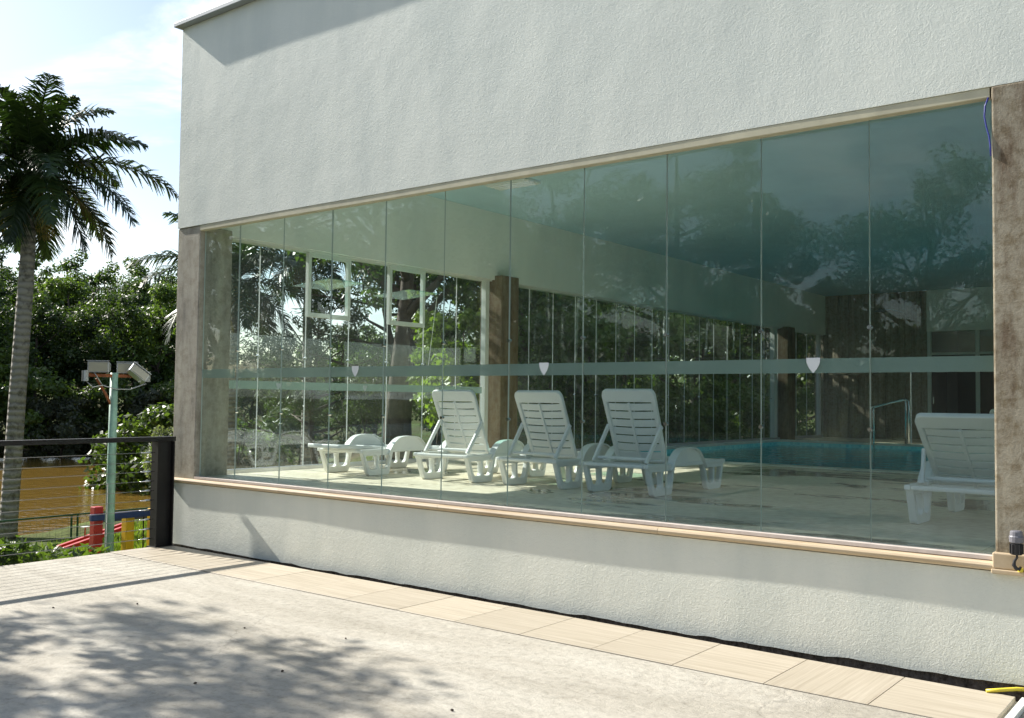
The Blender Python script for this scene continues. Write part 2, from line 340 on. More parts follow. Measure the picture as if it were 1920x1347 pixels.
M_glass_edge_w = simple('glass_edge_white', (0.88, 0.90, 0.88), 0.3)
M_pivot = sheet_glass('pivot_glass', (0.72, 0.90, 0.84), 0.07, haze=0.05)
# frosted film
m, t, out = newmat('frosted_film'); M_film = m
df = N(t, 'ShaderNodeBsdfDiffuse'); df.inputs[0].default_value = (0.36, 0.44, 0.41, 1)
tl = N(t, 'ShaderNodeBsdfTranslucent'); tl.inputs[0].default_value = (0.52, 0.60, 0.56, 1)
ms = N(t, 'ShaderNodeMixShader'); ms.inputs[0].default_value = 0.55; L(t, df.outputs[0], ms.inputs[1]); L(t, tl.outputs[0], ms.inputs[2])
tr = N(t, 'ShaderNodeBsdfTransparent'); m2 = N(t, 'ShaderNodeMixShader'); m2.inputs[0].default_value = 0.32
L(t, ms.outputs[0], m2.inputs[1]); L(t, tr.outputs[0], m2.inputs[2]); L(t, m2.outputs[0], out.inputs[0])
m, t, out = newmat('frosted_film_side'); M_film_side = m
df = N(t, 'ShaderNodeBsdfDiffuse'); df.inputs[0].default_value = (0.26, 0.34, 0.30, 1)
tl = N(t, 'ShaderNodeBsdfTranslucent'); tl.inputs[0].default_value = (0.16, 0.22, 0.19, 1)
ms = N(t, 'ShaderNodeMixShader'); ms.inputs[0].default_value = 0.5; L(t, df.outputs[0], ms.inputs[1]); L(t, tl.outputs[0], ms.inputs[2])
tr = N(t, 'ShaderNodeBsdfTransparent'); m2 = N(t, 'ShaderNodeMixShader'); m2.inputs[0].default_value = 0.35
L(t, ms.outputs[0], m2.inputs[1]); L(t, tr.outputs[0], m2.inputs[2]); L(t, m2.outputs[0], out.inputs[0])
M_emblem = simple('white_emblem', (0.46, 0.50, 0.52), 0.5)
M_emblem_red = simple('red_emblem', (0.5, 0.05, 0.05), 0.5)

def water(name, tint, f0, bscale, bdist, stretch=(1, 1, 1)):
    m, t, out = newmat(name); g = N(t, 'ShaderNodeNewGeometry')
    tr = N(t, 'ShaderNodeBsdfTransparent'); tr.inputs[0].default_value = (*tint, 1)
    gl = N(t, 'ShaderNodeBsdfGlossy', inp={'Roughness': 0.02})
    mx = N(t, 'ShaderNodeMixShader'); L(t, schlick(t, f0), mx.inputs[0]); L(t, tr.outputs[0], mx.inputs[1]); L(t, gl.outputs[0], mx.inputs[2])
    mp = N(t, 'ShaderNodeMapping'); mp.inputs['Scale'].default_value = stretch; L(t, g.outputs['Position'], mp.inputs[0])
    n = N(t, 'ShaderNodeTexNoise', inp={'Scale': bscale, 'Detail': 3.0}); L(t, mp.outputs[0], n.inputs['Vector'])
    b = N(t, 'ShaderNodeBump', inp={'Distance': bdist}); L(t, n.outputs['Fac'], b.inputs['Height']); L(t, b.outputs[0], gl.inputs['Normal'])
    L(t, mx.outputs[0], out.inputs[0]); return m
M_water = water('pool_water', (0.78, 0.96, 0.97), 0.02, 3.5, 0.045)
# muddy lake
m, t, out = newmat('muddy_water'); M_lake = m; g = N(t, 'ShaderNodeNewGeometry')
p = princ(t, Roughness=0.07, IOR=1.33, **{'Base Color': (0.17, 0.105, 0.022, 1)}); L(t, p.outputs[0], out.inputs[0])
mp = N(t, 'ShaderNodeMapping'); mp.inputs['Scale'].default_value = (1, 1.6, 1); L(t, g.outputs['Position'], mp.inputs[0])
n = N(t, 'ShaderNodeTexNoise', inp={'Scale': 2.2, 'Detail': 4.0}); L(t, mp.outputs[0], n.inputs['Vector'])
b = N(t, 'ShaderNodeBump', inp={'Distance': 0.05}); L(t, n.outputs['Fac'], b.inputs['Height']); L(t, b.outputs[0], p.inputs['Normal'])
# lawn / earth
m, t, out = newmat('lawn'); M_lawn = m; g = N(t, 'ShaderNodeNewGeometry')
p = princ(t, Roughness=0.95, **{'Specular IOR Level': 0.1}); L(t, p.outputs[0], out.inputs[0])
n = N(t, 'ShaderNodeTexNoise', inp={'Scale': 0.35, 'Detail': 8.0, 'Roughness': 0.7}); L(t, g.outputs['Position'], n.inputs['Vector'])
n2 = N(t, 'ShaderNodeTexNoise', inp={'Scale': 9.0, 'Detail': 5.0}); L(t, g.outputs['Position'], n2.inputs['Vector'])
cg = ramp(t, n.outputs['Fac'], [(0.35, (0.085, 0.06, 0.032)), (0.5, (0.07, 0.085, 0.022)), (0.7, (0.10, 0.15, 0.03))])
cf = ramp(t, n2.outputs['Fac'], [(0.3, (0.6, 0.6, 0.55)), (0.7, (1.15, 1.15, 1.1))])
mx = N(t, 'ShaderNodeMix', data_type='RGBA', blend_type='MULTIPLY'); mx.inputs[0].default_value = 1.0; L(t, cg, mx.inputs[6]); L(t, cf, mx.inputs[7]); L(t, mx.outputs[2], p.inputs['Base Color'])
b = N(t, 'ShaderNodeBump', inp={'Distance': 0.06}); L(t, n2.outputs['Fac'], b.inputs['Height']); L(t, b.outputs[0], p.inputs['Normal'])

def leafmat(name, a, b, transl=0.42, rough=0.45):
    m, t, out = newmat(name)
    at = N(t, 'ShaderNodeAttribute', attribute_name='rnd'); oi = N(t, 'ShaderNodeObjectInfo')
    base = ramp(t, at.outputs['Fac'], [(0.0, a), (1.0, b)])
    mr = N(t, 'ShaderNodeMapRange', inp={3: 0.8, 4: 1.2}); L(t, oi.outputs['Random'], mr.inputs[0])
    vm = N(t, 'ShaderNodeVectorMath', operation='SCALE'); L(t, base, vm.inputs[0]); L(t, mr.outputs[0], vm.inputs['Scale'])
    p = princ(t, Roughness=rough, **{'Specular IOR Level': 0.45}); L(t, vm.outputs[0], p.inputs['Base Color'])
    tl = N(t, 'ShaderNodeBsdfTranslucent')
    v2 = N(t, 'ShaderNodeVectorMath', operation='MULTIPLY'); v2.inputs[1].default_value = (1.5, 1.7, 0.6); L(t, vm.outputs[0], v2.inputs[0]); L(t, v2.outputs[0], tl.inputs[0])
    mx = N(t, 'ShaderNodeMixShader'); mx.inputs[0].default_value = transl; L(t, p.outputs[0], mx.inputs[1]); L(t, tl.outputs[0], mx.inputs[2]); L(t, mx.outputs[0], out.inputs[0])
    return m
M_leaf_a = leafmat('leaf_mid_green', (0.05, 0.085, 0.02), (0.12, 0.17, 0.04))
M_leaf_b = leafmat('leaf_dark_green', (0.028, 0.052, 0.015), (0.072, 0.11, 0.026))
M_leaf_c = leafmat('leaf_yellow_green', (0.10, 0.15, 0.02), (0.17, 0.23, 0.035), 0.45)
M_leaf_d = leafmat('leaf_grey_green', (0.07, 0.085, 0.05), (0.15, 0.165, 0.11))
M_leaf_p = leafmat('needle_green', (0.035, 0.06, 0.022), (0.075, 0.105, 0.035), 0.25)
M_palm = leafmat('palm_leaf', (0.017, 0.036, 0.011), (0.042, 0.070, 0.018), 0.22, 0.4)
M_palm_dry = leafmat('palm_leaf_dry', (0.12, 0.10, 0.035), (0.22, 0.19, 0.06), 0.3, 0.6)
M_bark = simple('bark', (0.085, 0.062, 0.045), 0.9, nscale=6, namt=0.4, bump=0.02, bscale=18)
# palm trunk with rings
m, t, out = newmat('palm_trunk'); M_ptrunk = m; c = N(t, 'ShaderNodeTexCoord')
p = princ(t, Roughness=0.9); L(t, p.outputs[0], out.inputs[0])
wv = N(t, 'ShaderNodeTexWave', wave_type='BANDS', bands_direction='Z', inp={'Scale': 2.3, 'Distortion': 3.5, 'Detail': 4.0, 'Detail Scale': 2.0}); L(t, c.outputs['Object'], wv.inputs['Vector'])
nn = N(t, 'ShaderNodeTexNoise', inp={'Scale': 5.0, 'Detail': 8.0, 'Roughness': 0.7}); L(t, c.outputs['Object'], nn.inputs['Vector'])
c1 = ramp(t, wv.outputs['Fac'], [(0.0, (0.20, 0.19, 0.16)), (0.30, (0.27, 0.255, 0.22)), (1.0, (0.31, 0.295, 0.25))])
c2 = ramp(t, nn.outputs['Fac'], [(0.33, (0.28, 0.27, 0.24)), (0.5, (1, 1, 1))])
mx = N(t, 'ShaderNodeMix', data_type='RGBA', blend_type='MULTIPLY'); mx.inputs[0].default_value = 1.0; L(t, c1, mx.inputs[6]); L(t, c2, mx.inputs[7]); L(t, mx.outputs[2], p.inputs['Base Color'])
b = N(t, 'ShaderNodeBump', inp={'Distance': 0.02}); L(t, wv.outputs['Fac'], b.inputs['Height']); L(t, b.outputs[0], p.inputs['Normal'])

M_plastic = simple('white_plastic', (0.76, 0.77, 0.755), 0.42, nscale=3, namt=0.05)
M_black = simple('black_steel', (0.010, 0.009, 0.008), 0.5, 0.2, nscale=8, namt=0.3)
M_cable = simple('steel_cable', (0.30, 0.30, 0.29), 0.35, 0.9)
M_mint = simple('mint_paint', (0.25, 0.42, 0.33), 0.5, nscale=9, namt=0.25)
M_rust = simple('rust', (0.26, 0.085, 0.03), 0.8, nscale=14, namt=0.4)
M_lampbody = simple('floodlight_casing', (0.38, 0.40, 0.42), 0.3, 0.6)
M_lampglass = simple('floodlight_lens', (0.34, 0.33, 0.27), 0.15)
M_red = simple('red_paint', (0.46, 0.022, 0.018), 0.4, nscale=5, namt=0.2)
M_yellow = simple('yellow_paint', (0.72, 0.42, 0.012), 0.4, nscale=5, namt=0.15)
M_blue = simple('blue_paint', (0.02, 0.045, 0.15), 0.4, nscale=5, namt=0.2)
M_greenmetal = simple('green_fence_paint', (0.035, 0.10, 0.045), 0.5)
M_pipe = simple('yellow_conduit', (0.75, 0.60, 0.05), 0.4, nscale=10, namt=0.15)
M_wire = simple('blue_wire', (0.02, 0.03, 0.22), 0.4)
M_lamp_grey = simple('grey_plastic', (0.16, 0.16, 0.18), 0.45)
M_lamp_black = simple('black_plastic', (0.02, 0.02, 0.022), 0.45)
M_door = simple('dark_wood_door', (0.05, 0.03, 0.02), 0.45, nscale=4, namt=0.3, stretch=(8, 8, 0.5))
M_lightpanel = simple('light_diffuser', (0.85, 0.86, 0.85), 0.4)

# ------------------------------------------------------------------ ground, lake, terrace
def ground_z(x, y):
    x = np.asarray(x, float); y = np.asarray(y, float)
    z = -0.9 - 0.55*smoothstep(-13, -21, x)
    gard = smoothstep(8, 15, y)*smoothstep(-33, -24, x)
    z = z*(1-gard) + (-0.30)*gard
    u = -0.883*x + 0.469*y; v = 0.469*x + 0.883*y
    lake = smoothstep(22.3, 25.0, u)*(1-smoothstep(53.5, 58, u))*(1-smoothstep(5, 9, v + 0.0*u))
    z = z*(1-lake) + (-3.4)*lake
    far = smoothstep(56, 66, u); z = z + far*(0.6) + 7.0*smoothstep(66, 140, u)
    back = smoothstep(-10.5, -12.5, y)*smoothstep(-30, -9.5, x); z = z*(1-back) + (-0.2)*back
    z = z + 0.05*np.sin(x*0.9+y*0.4)*np.cos(y*0.7-x*0.2)*(1-lake)
    under = (x > -10.4) & (x < 13) & (y > -12) & (y < 32)
    z = np.where(under, np.minimum(z, -0.95), z)
    z = np.where((x > -9.6) & (x < 9) & (y > 6) & (y < 30), -1.6, z)
    return z
def axis(lo, hi, fine_lo, fine_hi, step):
    a = list(np.arange(fine_lo, fine_hi+1e-6, step)); d = step
    x = fine_lo
    while x > lo: d *= 1.35; x -= d; a.insert(0, x)
    d = step; x = a[-1]
    while x < hi: d *= 1.35; x += d; a.append(x)
    return np.array(a)
gx = axis(-1500, 1500, -75, 20, 0.8); gy = axis(-1500, 1500, -35, 60, 0.8)
GX, GY = np.meshgrid(gx, gy); GZ = ground_z(GX, GY)
nx, ny = len(gx), len(gy)
V = np.stack([GX.ravel(), GY.ravel(), GZ.ravel()], 1)
ii = (np.arange(ny-1)[:, None]*nx + np.arange(nx-1)[None]).ravel()
Fq = np.stack([ii, ii+1, ii+nx+1, ii+nx], 1)
def npmesh(name, V, Fq, mat, attr=None, smooth=False):
    me = bpy.data.meshes.new(name); n = len(Fq); k = Fq.shape[1]
    me.vertices.add(len(V)); me.vertices.foreach_set('co', np.ascontiguousarray(V, np.float32).ravel())
    me.loops.add(n*k); me.loops.foreach_set('vertex_index', np.ascontiguousarray(Fq, np.int32).ravel())
    me.polygons.add(n); me.polygons.foreach_set('loop_start', np.arange(0, n*k, k, dtype=np.int32))
    me.update(calc_edges=True)
    for mm in (mat if isinstance(mat, (list, tuple)) else [mat]): me.materials.append(mm)
    if attr is not None:
        a = me.attributes.new('rnd', 'FLOAT', 'FACE'); a.data.foreach_set('value', np.ascontiguousarray(attr, np.float32))
    if smooth: me.polygons.foreach_set('use_smooth', [True]*n)
    return me
tag(inst(npmesh('ground', V, Fq, M_lawn, smooth=True), 'ground'), 'grassy ground around the building sloping to the lake', None, None, 'structure')
def uv(u, v, z): return (-0.883*u + 0.469*v, 0.469*u + 0.883*v, z)
LAKE_Z = -1.72
lk = MB().add([uv(20, -160, LAKE_Z), uv(62, -160, LAKE_Z), uv(62, 12, LAKE_Z), uv(20, 12, LAKE_Z)], [(0, 3, 2, 1)])
lo = lk.build('lake', M_lake); tag(lo, 'muddy brown lake behind the railing', None, None, 'structure')
if lo.data.polygons[0].normal.z < 0: lo.data.flip_normals()

TX0 = -9.30                                             # terrace edge
tb = MB()
tb.box(TX0, 12, -12, 5.262, -1.7, 0.0)
tb.box(TX0, 12, 5.262, 5.935, -1.7, -0.022)
tb.box(TX0, 12, 5.935, 6.30, -1.7, -0.075, 1)
terrace = tb.build('terrace', [M_terr, M_soil]); tag(terrace, 'pale cement terrace floor', None, None, 'structure')
# tile strip along the wall
tile_me = MB().box(-0.2905, 0.2905, -0.331, 0.331, 0, 0.027).mesh('paving_tile', M_tile, bevel=0.0012, seg=1)
x = -1.115 - 0.2925; k = 0
rng = random.Random(4)
while x > TX0 - 0.1:
    o = inst(tile_me, 'paving_tile', terrace, (x, 5.599 + rng.uniform(-.001, .001), -0.022 + rng.uniform(0, .0015)))
    if k == 1: o.rotation_euler = (0, 0, math.pi/2); o.scale = (1.139, 0.878, 1)
    if x - 0.29 < TX0: 
        w = (x + 0.2905 - TX0); o.scale = (w/0.581, 1, 1); o.location.x = TX0 + w/2
    x -= 0.585; k += 1
MB().box(-1.085, -1.045, 5.23, 5.93, -0.021, 0.010).build('tile_end_trim', M_white_alu, terrace, bevel=0.003)

# ------------------------------------------------------------------ pool house
YF = 6.06; XL = -9.20; ZF = 0.735; ZC = 4.43; YB = 25.1; XR = 4.5
house = empty('pool_house', (-2.5, 15, 0))
tag(house, 'pool building with pale stucco walls and a long frameless glass front', 'building')
def part(mb, name, mats, parent=house, **kw):
    o = mb.build(name, mats, None, **kw)
    o.parent = parent; o.matrix_parent_inverse = parent.matrix_world.inverted() if parent is not house else Matrix.Translation((2.5, -15, 0))
    return o
bpy.context.view_layer.update()
def sub(o, parent):
    o.parent = parent
    o.matrix_parent_inverse = parent_world(parent).inverted(); return o
def parent_world(o):
    m = Matrix.LocRotScale(o.location, o.rotation_euler, o.scale)
    if o.parent: m = parent_world(o.parent) @ o.matrix_parent_inverse @ m
    return m
# upper wall: subdivided sheet so that the plaster undulates a little
def wavy_wall(x0, x1, z0, z1, y, amp, step, seed, thick, jag=None):
    r = np.random.RandomState(seed)
    xs = np.linspace(x0, x1, max(2, int((x1-x0)/step)+1)); zs = np.linspace(z0, z1, max(2, int((z1-z0)/step)+1))
    ph = r.uniform(0, 6.28, (6, 2)); fr = r.uniform(0.7, 3.2, (6, 2))
    mb = MB(); nx_ = len(xs); nz_ = len(zs)
    jg = np.zeros(nx_)
    if jag is not None:
        q = r.normal(0, 1, nx_); q = np.convolve(q, [.25, .5, .25], 'same'); jg = np.clip(q*jag, -0.006, 0.02) + 0.045*np.clip((xs+3.2)/2.2, 0, 1)
    for iz, z in enumerate(zs):
        for ix, xx in enumerate(xs):
            d = sum(math.sin(fr[i,0]*xx+ph[i,0])*math.sin(fr[i,1]*z*1.3+ph[i,1]) for i in range(6))/6
            e = min(1, (xx-x0)/.25, (x1-xx)/.25)
            mb.v.append((xx, y + amp*d*max(0, e), z + (jg[ix] if iz == 0 else 0)))
    for iz in range(nz_-1):
        for ix in range(nx_-1):
            a = iz*nx_+ix; mb.f.append((a, a+1, a+nx_+1, a+nx_)); mb.m.append(0)
    # returns (top, bottom, ends) to give the wall its depth
    b = len(mb.v)
    ring = [ix for ix in range(nx_)] + [iz*nx_+nx_-1 for iz in range(1, nz_)] + [(nz_-1)*nx_+ix for ix in range(nx_-2, -1, -1)] + [iz*nx_ for iz in range(nz_-2, 0, -1)]
    for i in ring: v = mb.v[i]; mb.v.append((v[0], y+thick, v[2]))
    n_ = len(ring)
    for i in range(n_): j = (i+1) % n_; mb.f.append((ring[j], ring[i], b+i, b+j)); mb.m.append(0)
    mb.f.append(tuple(b+i for i in range(n_))[::-1]); mb.m.append(0)
    return mb
part(wavy_wall(-9.48, 6.0, 3.452, 5.70, YF, 0.006, 0.12, 3, 0.20), 'front_wall', M_stucco)
part(wavy_wall(-9.52, 6.0, -0.005, 0.655, YF, 0.006, 0.07, 8, 0.018, jag=0.006), 'low_wall', M_stucco_low)
part(MB().box(-9.50, 6.0, YF+0.020, YF+0.16, -1.6, 0.65), 'footing', M_dark_base)
part(MB().box(-9.48, -9.21, YF+0.202, YB+0.3, 3.405, 5.70).box(-9.50, -9.22, YF+0.43, YB+0.3, -1.6, 0.72), 'side_wall', M_stucco)
part(MB().box(-9.53, 6.1, YF-0.085, 28.4, 5.702, 5.752), 'roof', M_roof, bevel=0.006)
# soffit trim above the glass
part(MB().box(-9.065, -1.245, YF+0.004, YF+0.075, 3.392, 3.4505).box(-0.80, 3.2, YF+0.004, YF+0.075, 3.392, 3.4505), 'head_trim', M_cream, bevel=0.004)
# columns
def column(x0, x1, y0, y1, z0, z1, name, mat):
    mb = MB().box(x0, x1, y0, y1, z0, z1); return part(mb, name, mat, bevel=0.012)
co = column(-9.49, -9.07, YF+0.012, YF+0.43, 0.66, 3.45, 'column', M_conc_corner); co['label'] = 'stained grey concrete corner column'
co = column(-1.235, -0.805, YF-0.010, YF+0.40, 0.66, 3.4505, 'column', M_conc_right); co['label'] = 'tan concrete column at the right end of the glass'
column(3.2, 3.6, YF+0.01, YF+0.40, 0.66, 3.45, 'column', M_conc_right)
column(-9.44, -9.02, 11.24, 11.66, 0.70, 3.47, 'column', M_conc_brown)
column(-9.44, -9.02, 22.2, 22.65, 0.70, 3.43, 'column', M_conc_brown)
part(MB().box(3.6, 6.0, YF+0.03, YF+0.2, 0.655, 3.45), 'end_pier', M_stucco)
# sill: rounded travertine strips with an inner white track
def sill(x0, x1):
    prof = [(YF+0.20, 0.662), (YF+0.20, 0.716), (YF-0.018, 0.711), (YF-0.034, 0.704), (YF-0.041, 0.692), (YF-0.039, 0.679), (YF-0.028, 0.668), (YF-0.015, 0.662)]
    n = len(prof); mb = MB()
    mb.v = [(x0, a, b) for a, b in prof] + [(x1, a, b) for a, b in prof]
    mb.f = [(i, (i+1) % n, n+(i+1) % n, n+i) for i in range(n)] + [tuple(range(n))[::-1], tuple(range(n, 2*n))]; mb.m = [0]*len(mb.f)
    return mb
xs_ = [-9.52, -7.6, -5.5, -3.4, -1.238]
for a, b in zip(xs_[:-1], xs_[1:]): part(sill(a, b-0.003), 'sill', M_sill)
part(sill(-0.79, 3.2), 'sill', M_sill)
part(MB().box(-9.07, -1.24, YF+0.010, YF+0.105, 0.7165, 0.7385), 'glass_track', M_track)
part(MB().box(-0.80, 3.2, YF+0.010, YF+0.105, 0.7165, 0.7385), 'glass_track', M_track)
cb = part(MB().box(-1.245, -0.79, YF-0.045, YF+0.2, 0.678, 0.768), 'column_base', M_sill, bevel=0.008); cb['label'] = 'travertine block round the foot of the right column'
part(MB().box(-1.25, -0.785, YF-0.055, YF+0.2, 0.650, 0.6765), 'column_base_ledge', M_sill, bevel=0.006)

# ceiling, interior fascia
part(MB().box(XL-0.005, XR, YF+0.205, YB, ZC, ZC+0.12), 'ceiling', M_ceiling)
part(MB().box(XL-0.005, XL+0.04, YF+0.205, YB, 3.405, ZC-0.002), 'fascia', M_inwall)
part(MB().box(-6.62, XR, YB-0.04, YB+0.15, 3.405, ZC-0.002), 'fascia', M_inwall)
part(MB().box(XL+0.042, XR, YF+0.202, YF+0.25, 3.46, ZC-0.002), 'fascia', M_inwall)
ew = [YF+0.2, 6.7, 10.9, 11.4, 15.6, 16.1, 20.3, 20.8, YB+0.2]  # unseen right end, invented as a window wall to let more light in
part(MB().box(XR, XR+0.2, YF+0.2, YB+0.2, 3.41, ZC), 'end_wall', M_inwall)
part(MB().box(XR, XR+0.2, YF+0.2, YB+0.2, 0.4, 0.9), 'end_parapet', M_conc_brown)  # unseen; kept dark so the side panes mirror less of it
for k_ in range(0, 7, 2):
    part(MB().box(XR, XR+0.2, ew[k_], ew[k_+1], 0.901, 3.409), 'end_pier', M_inwall)
    if k_ < 8:
        me_ = MB().box(XR+0.06, XR+0.07, ew[k_+1]+.001, ew[k_+2]-.001, 0.901, 3.409).mesh('glass_pane', M_glass_l); o_ = inst(me_, 'glass_pane'); sub(o_, house)
# board-marked end wall: vertical boards, each a little proud of the next
bw = part(MB().box(XL-0.25, -6.62, YB+0.02, YB+0.25, 0.4, ZC-0.001), 'board_wall', M_board)
rng = random.Random(9); x = XL-0.25
while x < -6.63:
    w = min(rng.uniform(0.10, 0.17), -6.62-x); d = rng.uniform(0.0, 0.03)
    b_ = MB().box(x+0.003, x+w-0.003, YB-0.012-d, YB+0.021, 0.45, ZC-0.004).build('board', M_board); sub(b_, bw); x += w
# floor
fl = MB()
fl.box(XL-0.02, XR, YF+0.16, 12.62, 0.40, ZF-0.018)
fl.box(-2.72, XR, 12.62, YB+3.2, 0.40, ZF-0.018)
fl.box(XL-0.02, -8.90, 12.62, YB, 0.40, ZF-0.018)
fl.box(-8.90, -2.72, 21.70, YB, 0.40, ZF-0.018)
floor = part(fl, 'deck_floor', M_deck)
ft = MB().box(-0.2985, 0.2985, -0.2985, 0.2985, 0, 0.0185).mesh('deck_tile', M_deck, bevel=0.001, seg=1)
for i in range(19):
    for j in range(11):
        xx = XL + 0.05 + 0.3 + i*0.6; yy = YF + 0.17 + 0.3 + j*0.6
        if yy > 12.5 and -8.9 < xx < -2.7: 
            pass
        o = inst(ft, 'deck_tile', None, (xx, yy, ZF-0.0185)); sub(o, floor)
part(MB().box(-2.70, XR, 12.9, YB, ZF-0.0175, ZF-0.001).box(-8.0, -2.72, 22.0, YB, ZF-0.0175, ZF-0.001), 'deck_screed', M_deck)
# pool basin, coping, water
pb = MB()
px0, px1, py0, py1 = -8.86, -3.0, 12.90, 21.4
pb.box(px0-.04, px1+.04, py0-.04, py1+.04, -0.9, -0.7)
pb.box(px0-.04, px0, py0, py1, -0.7, ZF-0.03).box(px1, px1+.04, py0, py1, -0.7, ZF-0.03)
pb.box(px0-.04, px1+.04, py0-.04, py0, -0.7, ZF-0.03).box(px0-.04, px1+.04, py1, py1+.04, -0.7, ZF-0.03)
basin = part(pb, 'pool_basin', M_pool)
cop = MB().box(px0-.30, px0-.001, py0-.27, py1+.3, ZF-0.03, ZF+0.012).box(px1+.001, px1+.28, py0-.27, py1+.3, ZF-0.03, ZF+0.012)
cop.box(px0, px1, py0-.27, py0-.001, ZF-0.03, ZF+0.012).box(px0, px1, py1+.001, py1+.3, ZF-0.03, ZF+0.012)
part(cop, 'pool_coping', simple('coping_stone', (0.60, 0.62, 0.56), 0.5, nscale=5, namt=0.12), bevel=0.006)
wt = MB().add([(px0, py0, 0.625), (px1, py0, 0.625), (px1, py1, 0.625), (px0, py1, 0.625)], [(0, 1, 2, 3)])
w_ = wt.build('pool_water', M_water); tag(w_, 'still blue pool water inside the glass building', None, None, 'structure')

# front glass panes
PW = 0.7215; XJ = [-1.2375 - PW*i for i in range(0, 12)]
def pane_mesh(w, h, axis_, name, mats, th=0.012):
    mb = MB()
    if axis_ == 'x': mb.box(-w/2, w/2, -th/2, th/2, 0, h)
    else: mb.box(-th/2, th/2, -w/2, w/2, 0, h)
    me = mb.mesh(name, mats)
    for p_ in me.polygons:
        nrm = p_.normal; big = abs(nrm.y) if axis_ == 'x' else abs(nrm.x)
        p_.material_index = 0 if big > .9 else 1
    return me
GZ0, GZ1 = 0.740, 3.395; YG = YF+0.078
pm = pane_mesh(PW-0.005, GZ1-GZ0, 'x', 'glass_pane', [M_glass_f, M_glass_edge])
bandm = MB().box(-PW/2+.003, PW/2-.003, 0.0, 0.0012, 0, 0.094).mesh('frosted_band', M_film)
sh = [(-0.046, 0.098), (0.046, 0.098)] + [(0.046*(1-t_**1.9), 0.085-0.087*t_) for t_ in [k_/8 for k_ in range(8)]] + [(0, -0.002)] + [(-0.046*(1-t_**1.9), 0.085-0.087*t_) for t_ in [k_/8 for k_ in range(7, -1, -1)]]
Mxz = Matrix(((1,0,0,0),(0,0,-1,0),(0,1,0,0),(0,0,0,1)))      # plate xy -> world xz
emb = plate(sh, [], 0.0008, 0.0, Mxz, M_emblem, 'shield_emblem')
clipm = MB().tube([(0, -0.016, 0), (0, 0.016, 0)], 0.014, 10).mesh('glass_clip', M_steel, smooth=False)
prng = random.Random(77)
def front_pane(xc, i, film=True):
    o = inst(pm, 'glass_pane', None, (xc, YG, GZ0), (R(prng.uniform(-.10, .10)), 0, R(prng.uniform(-.22, .22)))); sub(o, house)
    if film:
        b_ = inst(bandm, 'frosted_band', None, (xc, YG+0.0095, 1.796)); sub(b_, o)
        if i % 3 == 1:
            e_ = inst(emb, 'shield_emblem', None, (xc, YG-0.0100, 1.797)); sub(e_, o); e_['label'] = 'white shield sticker on the frosted band'
    for zc in (2.08, 1.44):
        if i < 10: c_ = inst(clipm, 'glass_clip', None, (xc-PW/2, YG, zc)); sub(c_, o)
for i in range(10):
    front_pane((XJ[i]+XJ[i+1])/2, i)
wlast = XJ[10]+9.066
pl = pane_mesh(wlast-0.004, GZ1-GZ0, 'x', 'glass_pane', [M_glass_f, M_glass_edge])
lp = inst(pl, 'glass_pane', None, (-9.066+wlast/2, YG, GZ0)); sub(lp, house)
b_ = MB().box(-0.36, wlast/2-.003, 0, 0.0012, 0, 0.094).build('frosted_band', M_film); b_.location = (-9.066+wlast/2, YG+0.0062, 1.796); b_.scale.x = 0.85; sub(b_, lp)
for i in range(5):
    pmr = inst(pm, 'glass_pane', None, (-0.80+0.4+i*0.8, YG, GZ0)); pmr.scale.x = 0.795/(PW-0.005); sub(pmr, house)

# side glazing (left wall)
SZ0, SZ1 = 0.775, 3.405; XS = XL-0.075
part(MB().box(XL-0.11, XL-0.02, YF+0.43, 11.24, 0.718, 0.775).box(XL-0.11, XL-0.02, 11.66, YB, 0.718, 0.775), 'glass_track', M_alu, bevel=0.004)
part(MB().box(XL-0.11, XL-0.012, YF+0.43, 11.24, 3.385, 3.404).box(XL-0.11, XL-0.012, 11.66, YB, 3.385, 3.404), 'head_trim', M_white_alu)
def side_pane(y0, y1, z0, z1, mats, film=False, name='glass_pane'):
    me = pane_mesh(y1-y0-0.006, z1-z0, 'y', name, mats)
    o = inst(me, name, None, (XS, (y0+y1)/2, z0)); sub(o, house)
    if film:
        b_ = MB().box(0, 0.0012, -(y1-y0)/2+.004, (y1-y0)/2-.004, 0, 0.095).build('frosted_band', M_film_side); b_.location = (XS+0.0062, (y0+y1)/2, 1.69); sub(b_, o)
    return o
bay1 = [6.49, 7.02, 7.72, 8.42, 9.11, 9.81, 10.50, 11.10]
Myz = Matrix(((0,0,1,0),(1,0,0,0),(0,1,0,0),(0,0,0,1)))       # plate xy -> world yz
emb2 = plate(sh, [], 0.0008, 0.0, Myz, M_emblem, 'shield_emblem')
G1 = [M_glass_l, M_glass_edge_w]; G2 = [M_glass_s, M_glass_edge_w]
